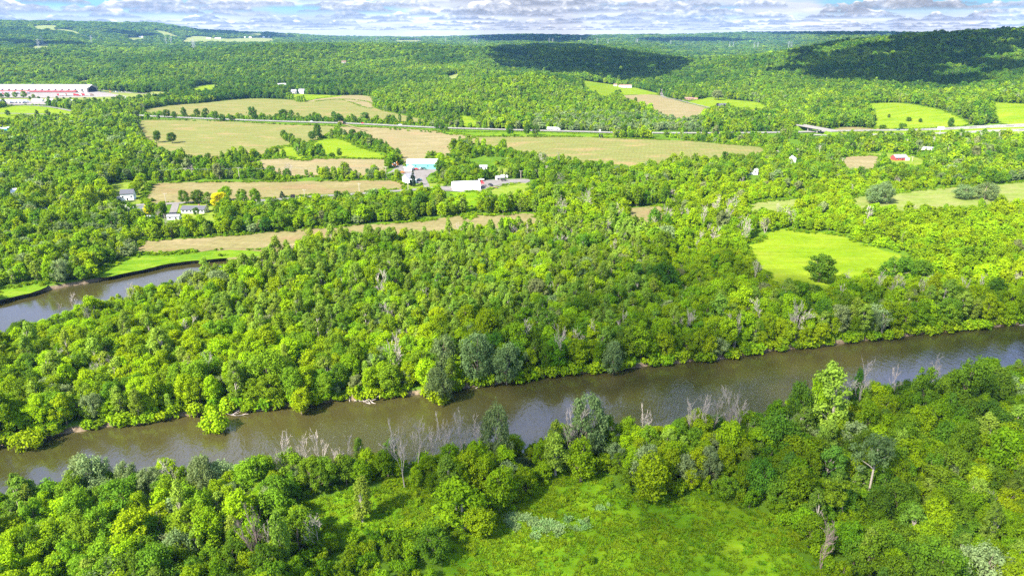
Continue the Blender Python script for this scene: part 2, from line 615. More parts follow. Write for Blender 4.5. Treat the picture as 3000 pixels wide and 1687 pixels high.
TREES = {}      # species -> list of (crown mesh, trunk mesh) near quality
STUFFV = {}     # lod -> species -> list of meshes
for sp, s in SPEC.items():
    TREES[sp] = []
    nv = 6 if sp in ('maple', 'oak', 'poplar', 'willow', 'shrub') else 2
    for v in range(nv):
        rng = np.random.default_rng(hash((len(sp), ord(sp[0]), ord(sp[1]), v)) % 99991)
        L = make_lobes(rng, s)
        n = int({'shrub': 1300, 'conifer': 2200, 'purple': 900, 'poplar': 3300, 'willow': 6000}  .get(sp, 6000))
        lf = {'shrub': .30, 'willow': .32, 'conifer': .42}.get(sp, .34)
        cr = crown_arrays(rng, L, n, lf, droop=.8 if sp == 'willow' else 0)
        TREES[sp].append((quads_mesh(sp + '_crown', cr, [M[s['mat']]]),
                          trunk_mb(rng, s, L).mesh(sp + '_trunk', [M[s['bark']]])))
        for lod, (fn, fl) in {'mid': (.26, 1.85), 'far': (.06, 3.7)}.items():
            c2 = crown_arrays(rng, L, max(70, int(n * fn)), lf * fl, inner=.05)
            STUFFV.setdefault(lod, {}).setdefault(sp, []).append(
                quads_mesh(sp + '_' + lod, c2, [M[s['mat']], M[s['bark']]], trunk_mb(rng, s, L, 0)))


def quads_join(cm, tm):
    me = bpy.data.meshes.new('tree_near')
    nv = len(cm.vertices); co = np.zeros(nv * 3); cm.vertices.foreach_get('co', co)
    mb = MB(); mb.v = [tuple(v.co) for v in tm.vertices]; mb.f = [tuple(p.vertices) for p in tm.polygons]; mb.m = [0] * len(mb.f)
    return quads_mesh('tree_near', co.reshape(-1, 3), [cm.materials[0], tm.materials[0]], mb)


BARE = []
for v in range(6):
    rng = np.random.default_rng(300 + v)
    mb = bare_mb(rng, 14, spread=(.26, .32, .40, .25, .36, .50)[v], twigs=(1.1, 1.3, 1.2, 1.4, 1.0, 1.2)[v], trunks=(1, 1, 1, 2, 3, 1)[v])
    BARE.append(mb)
BARE_ME = [b.mesh('bare_tree', [M['dead_wood']]) for b in BARE]
BARE_RED = [b.mesh('bare_tree_red', [M['red_wood']]) for b in BARE]
STUFFV['mid']['bare'] = BARE_ME[:]


# ------------------------------------------------------------------ clearings (photo pixels; 'n' = a near edge hidden by the tree tops in front)
def P(pts, lift=12.0):
    out = []
    for p in pts:
        if len(p) == 3 and p[2] == 'n':
            out.append(ground_at(p[0], p[1], lift))
        else:
            out.append(ground_at(p[0], p[1]))
    return np.array(out)


CLEAR = {}     # name -> (polygon, material key)


def field(name, pts, mk, lift=11.0, smooth=3, sheet=True):
    w = P(pts, lift)
    if smooth > 1:
        w = np.array(densify(list(w) + [w[0]], smooth)[:-1])
    CLEAR[name] = (w, mk, sheet)


n_ = 'n'
field('near_meadow', [(1290, 1760), (1300, 1640), (1310, 1600), (1350, 1560), (1480, 1500), (1570, 1465), (1640, 1420), (1690, 1390), (1740, 1395), (1780, 1440),
                      (1880, 1475), (2000, 1462), (2110, 1470), (2200, 1510), (2290, 1560), (2330, 1620), (2400, 1690), (2430, 1780)], 'meadow')
field('side_clearing', [(860, 1500), (900, 1470), (1000, 1445), (1090, 1430), (1180, 1428), (1230, 1470), (1250, 1530), (1200, 1570), (1080, 1560), (1000, 1580), (930, 1560)], 'meadow')
field('lime_field', [(2182, 725), (2235, 695), (2280, 673), (2349, 679), (2446, 687), (2524, 714), (2582, 733), (2660, 757), (2620, 770, n_), (2555, 780, n_), (2497, 795, n_),
                     (2400, 835, n_), (2340, 830, n_), (2260, 800, n_), (2217, 752, n_)], 'limefield', 7)
field('long_meadow', [(2489, 580), (2560, 572), (2621, 567), (2718, 556), (2800, 548), (2912, 543), (3040, 528), (3200, 520), (3150, 580, n_), (3000, 587, n_), (2924, 584, n_), (2854, 595, n_),
                      (2772, 608, n_), (2660, 602, n_), (2582, 604, n_), (2510, 598, n_)], 'palefield', 6)
field('small_clearing', [(2190, 597), (2250, 589), (2335, 586), (2340, 594, n_), (2260, 604, n_), (2200, 606, n_)], 'palefield', 6)
field('river_strip_field', [(405, 738), (402, 724), (427, 707), (500, 702), (582, 697), (660, 691), (776, 682), (900, 671), (1000, 663), (1120, 656), (1233, 648), (1349, 632), (1450, 631), (1563, 628),
                            (1600, 632, n_), (1450, 645, n_), (1334, 655, n_), (1200, 668, n_), (1097, 680, n_), (932, 700, n_), (800, 712, n_), (700, 735, n_), (640, 735), (582, 738), (446, 744)], 'tan')
field('far_strip_field', [(1815, 613), (1870, 608), (1932, 603), (1950, 612), (1932, 630, n_), (1854, 625, n_)], 'tan')
field('grass_bank', [(285, 800), (330, 775), (410, 748), (450, 746), (582, 740), (690, 733), (790, 740), (760, 752), (690, 755), (600, 762), (500, 772), (430, 788), (350, 803), (300, 814)], 'limegrass')
field('left_bank_grass', [(-40, 890), (0, 850), (60, 838), (115, 826), (135, 832), (128, 845), (70, 862), (0, 878)], 'limegrass')
field('middle_field', [(419, 584), (440, 545), (455, 537), (600, 534), (776, 533), (1000, 530), (1100, 529), (1155, 530), (1195, 545), (1186, 555), (1100, 561), (1000, 567), (880, 575),
                       (776, 584), (691, 591), (605, 596), (520, 596), (431, 594)], 'tan')
field('house_lawn', [(310, 560), (322, 545), (360, 534), (440, 533), (425, 560), (418, 586), (440, 600), (425, 604), (370, 606), (335, 590)], 'lawn')
field('ranch_lawn', [(425, 668), (432, 645), (500, 640, n_), (520, 602), (545, 598), (620, 600), (640, 625), (628, 650, n_), (540, 668, n_)], 'lawn', 4)
field('pink_field', [(722, 478), (750, 470), (784, 467), (854, 464), (1000, 465), (1080, 466), (1132, 468), (1138, 478), (1110, 500, n_), (1000, 504, n_), (900, 506, n_), (800, 502, n_), (745, 488)], 'peach', 4)
field('lime_triangle', [(785, 441), (831, 427), (872, 437, n_), (912, 462, n_), (860, 462, n_)], 'limefield', 2)
field('lime_patch', [(908, 425), (925, 414), (943, 408), (980, 407), (1000, 409), (1050, 430), (1100, 446), (1144, 462), (1100, 466), (1000, 464), (940, 463)], 'limefield')
field('green_field', [(400, 372), (411, 354), (458, 352), (582, 352), (738, 360), (893, 368), (985, 371), (960, 395), (900, 410, n_), (827, 420, n_), (810, 437, n_), (679, 462, n_), (640, 470, n_),
                      (582, 470, n_), (500, 455, n_), (440, 430, n_), (415, 400, n_)], 'greentan', 4)
field('peach_field', [(985, 371), (1155, 376), (1291, 385), (1340, 392), (1390, 402), (1326, 420), (1326, 450, n_), (1272, 466, n_), (1186, 471, n_), (1150, 430, n_), (1060, 400, n_), (1000, 393)], 'peach', 5)
field('right_field', [(1388, 402), (1505, 400), (1660, 400), (1761, 404), (1900, 409), (2000, 413), (2136, 424), (2240, 435), (2190, 452, n_), (2000, 462, n_), (1932, 475, n_), (1815, 488, n_),
                      (1738, 470, n_), (1699, 458, n_), (1600, 445, n_), (1524, 436, n_), (1420, 425), (1330, 424)], 'greentan', 7)
field('upper_field', [(415, 330), (423, 323), (500, 310), (582, 304), (680, 294), (757, 290), (854, 294), (889, 300), (1000, 292), (1080, 300), (1110, 315, n_), (1194, 334, n_), (1290, 356, n_),
                      (1264, 364), (1150, 357), (1000, 350), (776, 344), (582, 343), (427, 335)], 'greentan', 3.5)
field('upper_peach_strip', [(889, 299), (940, 289), (1000, 281), (1085, 284), (1086, 300, n_), (1000, 293), (930, 298)], 'peach')
field('upper_lime_strip', [(846, 276), (900, 278), (1000, 282), (940, 290), (880, 297), (856, 292)], 'limefield')
field('hill_lime_patch', [(555, 263), (590, 252), (629, 250), (656, 257), (620, 268, n_), (575, 271, n_)], 'limefield', 8)
field('hilltop_field', [(1703, 236), (1737, 241), (1796, 249), (1850, 256), (1912, 271), (1922, 279), (1815, 280), (1780, 280, n_), (1757, 272, n_), (1712, 250, n_)], 'limefield')
field('hill_tan_field', [(1815, 280), (1920, 279), (2000, 300), (2082, 319), (2090, 328), (2078, 334), (2020, 338, n_), (1950, 328, n_), (1881, 300, n_), (1840, 290, n_)], 'peach')
field('house_meadow', [(2010, 300), (2050, 292), (2089, 285), (2140, 293), (2217, 301), (2250, 318), (2225, 330), (2155, 333), (2090, 322)], 'limefield')
field('tan_wedge', [(2194, 322), (2250, 325), (2334, 342), (2300, 347), (2200, 336)], 'tan')
field('pasture', [(2532, 305), (2629, 303), (2699, 311), (2776, 330), (2819, 349), (2830, 368), (2738, 376), (2582, 380), (2570, 366, n_), (2567, 352, n_), (2563, 320, n_)], 'limefield')
field('pasture_right', [(2885, 301), (2940, 303), (3060, 312), (3060, 335, n_), (2932, 336, n_), (2910, 318)], 'limefield')
field('red_house_plot', [(2460, 476), (2480, 460), (2560, 457), (2580, 468), (2560, 478, n_), (2500, 484, n_)], 'peach')
field('red_house_lawn', [(2510, 446), (2560, 449), (2630, 451), (2690, 462), (2725, 478), (2700, 486, n_), (2620, 484, n_), (2580, 462), (2540, 455)], 'lawn', 6)
field('barn_yard', [(1130, 512), (1150, 500), (1165, 486), (1200, 480), (1290, 492), (1262, 510), (1240, 528), (1238, 540), (1215, 532), (1190, 512)], 'gravel', sheet=True)
field('barn_lawn', [(1185, 558), (1190, 545), (1240, 540), (1290, 535), (1300, 550), (1260, 553), (1200, 558)], 'lawn')
field('quonset_yard', [(1300, 560), (1310, 548), (1380, 545), (1420, 530), (1480, 526), (1545, 526), (1545, 536), (1500, 545), (1460, 560), (1410, 566)], 'gravel')
field('quonset_lawn', [(1415, 570), (1440, 553), (1500, 541), (1545, 540), (1540, 556, n_), (1480, 575, n_)], 'lawn', 8)
field('quonset_front', [(1320, 566), (1400, 562), (1412, 575), (1402, 600), (1388, 642), (1368, 642), (1352, 600)], 'meadow')
field('white_house_lawn', [(1430, 510), (1440, 492), (1470, 490), (1500, 500), (1485, 515), (1450, 520)], 'lawn')
field('warehouse_lot', [(-200, 285), (-200, 272), (260, 268), (330, 268), (385, 272), (390, 282), (300, 286), (100, 288)], 'lot', 4, 1)
field('warehouse_verge', [(-200, 297), (-200, 286), (100, 289), (390, 283), (480, 282), (500, 290), (380, 297, n_), (200, 297)], 'palefield', 5, 1)
field('dealer_lot', [(-200, 307), (-200, 296), (150, 297), (290, 297, n_), (360, 304, n_), (150, 308), (0, 308)], 'lot', 5, 1)
field('ramp_field', [(-100, 334), (10, 317), (60, 311), (120, 313), (200, 325), (225, 333), (200, 338, n_), (60, 340, n_)], 'limefield', 8)
field('left_green', [(-100, 365), (0, 348), (60, 347), (55, 358), (0, 364, n_)], 'limefield', 6)
field('warehouse_lawn', [(270, 262), (330, 268), (420, 275), (500, 272), (520, 283), (400, 285), (330, 276), (280, 268)], 'palefield', 5)
field('drive_loop', [(415, 288), (430, 272), (470, 270), (500, 278), (490, 287), (450, 290)], 'palefield', 5)
field('hill_strip', [(-100, 232), (0, 229), (80, 225), (135, 222), (130, 226), (60, 231), (0, 236), (-100, 240)], 'palefield', 6)
field('hill_notch', [(210, 248), (240, 238), (265, 237), (262, 246), (235, 250)], 'palefield', 6)
field('hwy_median', [(1291, 387), (1380, 388), (1543, 388), (1700, 393), (1820, 397), (1815, 402), (1700, 402), (1500, 401), (1400, 400), (1320, 393)], 'limegrass')
field('hwy_right', [(2480, 396), (2450, 388), (2600, 384), (2740, 378), (2830, 374), (3060, 366), (3060, 392), (2850, 396), (2660, 400), (2540, 401)], 'limefield')
field('hwy_pale', [(2455, 375), (2500, 374), (2560, 378), (2640, 382), (2560, 387), (2470, 390), (2440, 388), (2440, 380)], 'tan')
field('spur_meadow', [(1348, 340), (1380, 345), (1400, 360), (1395, 373), (1360, 372), (1350, 355)], 'limefield', 6)
# fields on the far hills
for i, pts in enumerate([
    [(93, 79), (128, 75), (171, 78), (150, 82), (110, 83)],
    [(124, 88), (175, 87), (217, 92), (248, 98), (303, 111), (280, 112), (241, 102), (202, 96), (150, 94)],
    [(446, 90), (485, 94), (524, 101), (559, 107), (524, 107), (480, 101)],
    [(528, 117), (559, 108), (605, 109), (640, 114), (720, 113), (796, 113), (796, 122), (680, 122), (551, 121)],
    [(683, 92), (720, 92), (769, 94), (769, 101), (722, 101)],
    [(803, 96), (840, 100), (854, 105), (815, 103)],
    [(372, 112), (420, 111), (420, 114), (380, 115)],
    [(62, 136), (120, 132), (145, 133), (140, 137), (90, 138)],
    [(1155, 120), (1190, 119), (1240, 121), (1230, 125), (1160, 125)],
    [(1312, 224), (1330, 220), (1342, 219), (1340, 227), (1318, 230)],
]):
    mid_ = sum(p[1] for p in pts) / len(pts)
    field('hill_field_%d' % i, [(p[0], p[1] + .5, 'n') if p[1] > mid_ else p for p in pts], 'hillfield', 17 if i < 8 else 10)

# roads
ROADS = {}


def road(name, pts, width, mk):
    w = [ground_at(p[0], p[1]) for p in pts]
    ROADS[name] = (np.array(densify(w, 5)), width, mk)


road('highway_west', [(380, 336), (415, 340), (540, 346), (660, 351), (830, 357), (1000, 362), (1150, 369), (1272, 375), (1400, 379), (1543, 383), (1700, 387), (1815, 390), (1950, 391), (2155, 391), (2350, 388), (2458, 385), (2621, 383), (2815, 377), (3000, 369), (3300, 357)], 13, 'asphalt')
road('highway_east', [(2380, 397), (2450, 398), (2520, 397), (2660, 394), (2854, 388), (3000, 383), (3300, 373)], 11, 'asphalt')
road('valley_road', [(340, 606), (420, 601), (510, 597), (600, 592), (700, 590), (776, 588), (900, 578), (1058, 568), (1194, 558), (1310, 551), (1420, 546), (1480, 536), (1545, 530)], 6.5, 'paleroad')
road('ranch_drive', [(515, 598), (510, 615), (505, 628), (500, 640)], 5, 'paleroad')
road('barn_drive', [(1250, 552), (1248, 540), (1240, 525), (1240, 510)], 5, 'gravel')
road('yard_road', [(1265, 549), (1290, 552), (1320, 552)], 14, 'gravel')
road('hill_road', [(1938, 262), (1938, 275), (1945, 286), (1990, 295), (2030, 305), (2090, 320)], 6, 'paleroad')
road('service_road', [(-100, 312), (0, 310), (100, 311), (160, 317), (220, 329), (260, 334)], 7, 'paleroad')
road('ramp_road', [(-60, 334), (40, 334), (130, 336), (230, 336), (380, 336)], 8, 'paleroad')
road('warehouse_road', [(300, 272), (380, 274), (430, 276), (480, 279), (500, 283)], 8, 'paleroad')
road('field_track', [(1010, 366), (1040, 375), (1075, 384)], 4, 'peach')


# ------------------------------------------------------------------ ground materials
def field_mat(name, c1, c2, c3, s1=.02, s2=.25, rows=0.0, rough=1.0, rowrot=.2):
    m, nt, out = mat_new(name)
    pv = pos_vec(nt)
    a = noise_n(nt, s1, 5, .6, scaled(nt, pv, (1, 2.2, 1), .15))
    b = noise_n(nt, s2, 5, .65, pv)
    c = ramp(nt, a, [(.36, c1), (.5, c2), (.66, c3)])
    b2 = noise_n(nt, s1 * 3.2, 4, .6, scaled(nt, pv, (.5, 2.6, 1), rowrot + .1))
    f = math_n(nt, 'ADD', math_n(nt, 'MULTIPLY', math_n(nt, 'SUBTRACT', b, .5), .8), math_n(nt, 'MULTIPLY', math_n(nt, 'SUBTRACT', b2, .5), .7))
    v = math_n(nt, 'ADD', 1.0, f)
    if rows:
        w = N(nt, 'ShaderNodeTexWave', in_Scale=rows, in_Distortion=3.0, in_Detail=2.0)
        nt.links.new(scaled(nt, pv, (1, 1, 1), rowrot), w.inputs['Vector'])
        v = math_n(nt, 'ADD', v, math_n(nt, 'MULTIPLY', math_n(nt, 'SUBTRACT', w.outputs['Fac'], .5), .07))
    hs = N(nt, 'ShaderNodeHueSaturation')
    nt.links.new(c, hs.inputs['Color']); nt.links.new(v, hs.inputs['Value'])
    d = N(nt, 'ShaderNodeBsdfDiffuse')
    nt.links.new(hs.outputs[0], d.inputs[0])
    nt.links.new(d.outputs[0], out.inputs[0])
    return m


M['tan'] = field_mat('tan_soil', (0.201, 0.147, 0.070), (0.173, 0.152, 0.061), (0.218, 0.178, 0.085), rows=.07)
M['peach'] = field_mat('peach_soil', (0.230, 0.172, 0.091), (0.196, 0.169, 0.079), (0.240, 0.194, 0.103), rows=.07)
M['greentan'] = field_mat('sprouting_field', (0.170, 0.155, 0.052), (0.152, 0.164, 0.048), (0.225, 0.170, 0.075), rows=.07)
M['meadow'] = field_mat('meadow_grass', (.070, .155, .006), (.110, .200, .006), (.150, .225, .008), .05, .5)
M['limegrass'] = field_mat('lush_grass', (.070, .150, .008), (.105, .185, .009), (.150, .215, .016), .07, .5)
M['limefield'] = field_mat('lime_pasture', (0.121, 0.194, 0.007), (0.152, 0.218, 0.010), (0.182, 0.225, 0.018), .02, .3)
M['palefield'] = field_mat('pale_hayfield', (0.139, 0.188, 0.030), (0.176, 0.207, 0.048), (0.200, 0.207, 0.066), .03, .3)
M['hillfield'] = field_mat('hill_hayfield', (0.170, 0.207, 0.055), (0.200, 0.225, 0.066), (0.230, 0.218, 0.085), .006, .05)
M['lawn'] = field_mat('mown_lawn', (0.127, 0.188, 0.018), (0.157, 0.207, 0.025), (0.194, 0.212, 0.043), .06, .4)
M['gravel'] = field_mat('gravel_yard', (0.176, 0.155, 0.140), (0.197, 0.178, 0.166), (0.155, 0.145, 0.134), .08, .6)
M['lot'] = field_mat('concrete_lot', (0.228, 0.197, 0.181), (0.248, 0.223, 0.207), (0.207, 0.192, 0.181), .02, .2)
M['paleroad'] = field_mat('worn_road', (0.176, 0.160, 0.145), (0.197, 0.181, 0.166), (0.166, 0.155, 0.145), .1, .8)
M['asphalt'] = field_mat('sunbleached_highway', (0.161, 0.151, 0.125), (0.178, 0.165, 0.137), (0.150, 0.141, 0.121), .05, .5)
M['white_paint'] = plain('white_road_paint', (.75, .75, .72), .7)

# ground: grass, dark litter, brown mud on the cut banks
m, nt, out = mat_new('valley_ground')
pv = pos_vec(nt)
g = ramp(nt, noise_n(nt, .05, 5, .6, pv), [(.35, (.062, .125, .010)), (.5, (.095, .18, .010)), (.66, (.14, .235, .014))])
g = mix_col(nt, math_n(nt, 'MULTIPLY', noise_n(nt, .6, 4, .65, pv), .7), g, (.05, .09, .014))
farf = ramp(nt, noise_n(nt, .03, 5, .65, pv), [(.38, (.035, .075, .018)), (.6, (.075, .13, .026))])
sep = nt.nodes.new('ShaderNodeSeparateXYZ'); nt.links.new(pv, sep.inputs[0])
ln = nt.nodes.new('ShaderNodeVectorMath'); ln.operation = 'LENGTH'; nt.links.new(pv, ln.inputs[0])
mr = N(nt, 'ShaderNodeMapRange', in_1=1150., in_2=1500.); nt.links.new(ln.outputs['Value'], mr.inputs[0])
g = mix_col(nt, mr.outputs[0], g, farf)
mr2 = N(nt, 'ShaderNodeMapRange', in_1=-.25, in_2=-.9); nt.links.new(sep.outputs[2], mr2.inputs[0])
mud = ramp(nt, noise_n(nt, .8, 4, .6, pv), [(.35, (.10, .072, .045)), (.65, (.22, .165, .11))])
mf = math_n(nt, 'MULTIPLY', mr2.outputs[0], math_n(nt, 'GREATER_THAN', noise_n(nt, .35, 3, .6, pv), .38))
g = mix_col(nt, mr2.outputs[0], g, mud)
d = nt.nodes.new('ShaderNodeBsdfDiffuse'); nt.links.new(g, d.inputs[0]); nt.links.new(d.outputs[0], out.inputs[0])
M['ground'] = m

# water: muddy olive body, wind ripples
m, nt, out = mat_new('river_water')
pv = pos_vec(nt)
b = N(nt, 'ShaderNodeBsdfPrincipled', in_Roughness=.04, in_IOR=2.0)
wc = ramp(nt, noise_n(nt, .012, 3, .5, pv), [(.35, (.038, .036, .010)), (.65, (.055, .046, .014))])
nt.links.new(wc, b.inputs['Base Color'])
w1 = noise_n(nt, .55, 4, .6, scaled(nt, pv, (1.0, .45, 1), R_(35)))
w2 = noise_n(nt, 2.2, 2, .5, scaled(nt, pv, (1.0, .5, 1), R_(20)))
hh = math_n(nt, 'ADD', w1, math_n(nt, 'MULTIPLY', w2, .35))
calm = noise_n(nt, .018, 2, .5, pv)
bp = N(nt, 'ShaderNodeBump', in_Strength=.6, in_Distance=.35)
cst = N(nt, 'ShaderNodeMapRange', in_1=.38, in_2=.62, in_3=.20, in_4=.6); nt.links.new(calm, cst.inputs[0]); nt.links.new(cst.outputs[0], bp.inputs['Strength'])
nt.links.new(hh, bp.inputs['Height']); nt.links.new(bp.outputs[0], b.inputs['Normal'])
nt.links.new(b.outputs[0], out.inputs[0])
M['water'] = m


# ------------------------------------------------------------------ ground sheet, water, field and road sheets
def build_ground():
    az = np.concatenate([np.linspace(R_(-180), R_(-56), 40)[:-1], np.linspace(R_(-56), R_(56), 380), np.linspace(R_(56), R_(180), 40)[1:-1]])
    r = np.concatenate([[6, 20, 40, 60, 80, 95], np.arange(105, 420, 2.2), np.exp(np.linspace(math.log(421), math.log(10600), 180))])
    A, Rr = np.meshgrid(az, r, indexing='ij')
    X = np.sin(A) * Rr; Y = np.cos(A) * Rr
    Z = H(X, Y)
    near = (Rr < 900) & (Y > 0)
    sd = np.full(X.shape, 99.)
    sd[near] = river_sd(X[near], Y[near])
    jit = (value_noise(X / 3.5, Y / 3.5, 3) - .5) * 1.6
    t = np.clip((.9 + jit * .8 - sd) / 3.2, 0, 1)
    Z = Z - 4.2 * t * t * (3 - 2 * t)
    Z += np.where((Rr < 1100) & (sd > 3), (fbm(X / 14, Y / 14, 21) - .5) * .16, 0)
    na, nr = X.shape
    V = np.stack([X, Y, Z], -1).reshape(-1, 3)
    V = np.vstack([V, [[0, 0, 0]]])
    i = np.arange(na)[:, None]; j = np.arange(nr - 1)[None, :]
    i2 = (i + 1) % na
    f = np.stack([i * nr + j, i * nr + j + 1, i2 * nr + j + 1, i2 * nr + j], -1).reshape(-1, 4)
    me = bpy.data.meshes.new('ground')
    nf = len(f); tri = np.stack([np.full(na, na * nr), np.arange(na) * nr, ((np.arange(na) + 1) % na) * nr], -1)
    me.vertices.add(len(V)); me.vertices.foreach_set('co', V.ravel())
    lo = np.concatenate([f.ravel(), tri.ravel()])
    me.loops.add(len(lo)); me.loops.foreach_set('vertex_index', lo.astype(np.int32))
    st = np.concatenate([np.arange(nf) * 4, nf * 4 + np.arange(na) * 3]); tt = np.concatenate([np.full(nf, 4), np.full(na, 3)])
    me.polygons.add(len(st)); me.polygons.foreach_set('loop_start', st.astype(np.int32)); me.polygons.foreach_set('loop_total', tt.astype(np.int32))
    me.update(calc_edges=True)
    me.materials.append(M['ground'])
    for p in me.polygons:
        p.use_smooth = True
    if me.polygons[0].normal.z < 0:
        me.flip_normals()
    tag(link('ground', me), kind='structure')


build_ground()


def sheet_poly(name, poly, z, mat, kind='structure'):
    bm = bmesh.new()
    f = bm.faces.new([bm.verts.new((p[0], p[1], z)) for p in poly])
    bmesh.ops.triangulate(bm, faces=[f])
    me = bpy.data.meshes.new(name); bm.to_mesh(me); bm.free()
    if me.polygons[0].normal.z < 0:
        me.flip_normals()
    me.materials.append(mat)
    return tag(link(name, me), kind=kind)


def widen(poly, d):
    c = poly.mean(0)
    out = []
    n = len(poly)
    for i in range(n):
        t = poly[(i + 1) % n] - poly[i - 1]
        nn = np.array([t[1], -t[0]]); nn /= np.linalg.norm(nn) + 1e-9
        q = poly[i] + nn * d
        out.append(q)
    out = np.array(out)
    return out


def area_sign(poly):
    x, y = poly[:, 0], poly[:, 1]
    return np.sum(x * np.roll(y, -1) - np.roll(x, -1) * y)


for nm, pl in (('river', POLY_R1), ('river_bend', POLY_R2)):
    sheet_poly('river', widen(pl, 3.0 if area_sign(pl) > 0 else -3.0), WZ, M['water'])


def drape(name, poly, mat, off, cell):
    """a polygon sheet lying on the terrain"""
    bm = bmesh.new()
    f = bm.faces.new([bm.verts.new((p[0], p[1], 0)) for p in poly])
    bmesh.ops.triangulate(bm, faces=[f])
    x0, y0 = poly.min(0); x1, y1 = poly.max(0)
    if H(poly[:, 0], poly[:, 1]).max() > .05:
        for ax, lo, hi in ((0, x0, x1), (1, y0, y1)):
            n = int((hi - lo) / cell)
            for k in range(1, n + 1):
                co = [0, 0, 0]; no = [0, 0, 0]
                co[ax] = lo + (hi - lo) * k / (n + 1); no[ax] = 1
                bmesh.ops.bisect_plane(bm, geom=bm.verts[:] + bm.edges[:] + bm.faces[:], plane_co=co, plane_no=no)
    xs = np.array([v.co.x for v in bm.verts]); ys = np.array([v.co.y for v in bm.verts])
    zs = H(xs, ys)
    for v, z in zip(bm.verts, zs):
        v.co.z = z + off
    me = bpy.data.meshes.new(name); bm.to_mesh(me); bm.free()
    me.materials.append(mat)
    if sum(p.normal.z for p in me.polygons) < 0:
        me.flip_normals()
    return tag(link(name, me), kind='structure')


KINDNAME = {'tan': 'tan_field', 'peach': 'ploughed_field', 'greentan': 'sprouting_field', 'meadow': 'meadow', 'limegrass': 'grass', 'limefield': 'pasture', 'palefield': 'hayfield',
            'hillfield': 'hill_field', 'lawn': 'lawn', 'gravel': 'gravel_yard', 'lot': 'car_park'}
order = 0
for nm, (poly, mk, sheet) in CLEAR.items():
    order += 1
    r = np.hypot(poly[:, 0], poly[:, 1]).mean()
    off = .10 + .004 * order if r < 1000 else (.45 if r < 2500 else 1.6) + .004 * order
    w = poly
    jit = (fbm(poly[:, 0] / 9, poly[:, 1] / 9, 31) - .5) * 5
    if r < 2500:
        w = np.array(densify(list(poly) + [poly[0]], 4)[:-1])
        tt_ = np.roll(w, -1, 0) - np.roll(w, 1, 0); tt_ /= np.linalg.norm(tt_, axis=1)[:, None] + 1e-9
        am = 3.4 if r < 700 else 5.0
        w = w + np.stack([tt_[:, 1], -tt_[:, 0]], -1) * ((fbm(w[:, 0] / 7, w[:, 1] / 7, 31) - .5) * am)[:, None]
    drape(KINDNAME[mk], w, M[mk], off, 28 if r < 2500 else 90)

for k, (nm, (line, width, mk)) in enumerate(ROADS.items()):
    t = np.gradient(line, axis=0); nrm = np.stack([-t[:, 1], t[:, 0]], -1); nrm /= np.linalg.norm(nrm, axis=1)[:, None]
    mb = MB()
    r = np.hypot(line[:, 0], line[:, 1]).mean()
    off = .36 + .006 * k if r < 950 else .8 + .006 * k

    def strip(o0, o1, dz, mi):
        a = line + nrm * o0; b = line + nrm * o1
        za = H(a[:, 0], a[:, 1]) + off + dz; zb = H(b[:, 0], b[:, 1]) + off + dz
        n = len(line)
        mb.add([(a[i, 0], a[i, 1], za[i]) for i in range(n)] + [(b[i, 0], b[i, 1], zb[i]) for i in range(n)],
               [(i, i + 1, n + i + 1, n + i) for i in range(n - 1)], mi)
    strip(width / 2, -width / 2, 0, 0)
    if mk == 'asphalt':
        for e in (-.42, -.0, .42):
            strip(width * e + .25, width * e - .25, .012, 1)
    tag(link({'asphalt': 'highway', 'gravel': 'driveway', 'peach': 'track'}.get(mk, 'road'), mb.mesh('road', [M[mk], M['white_paint']])), kind='structure')


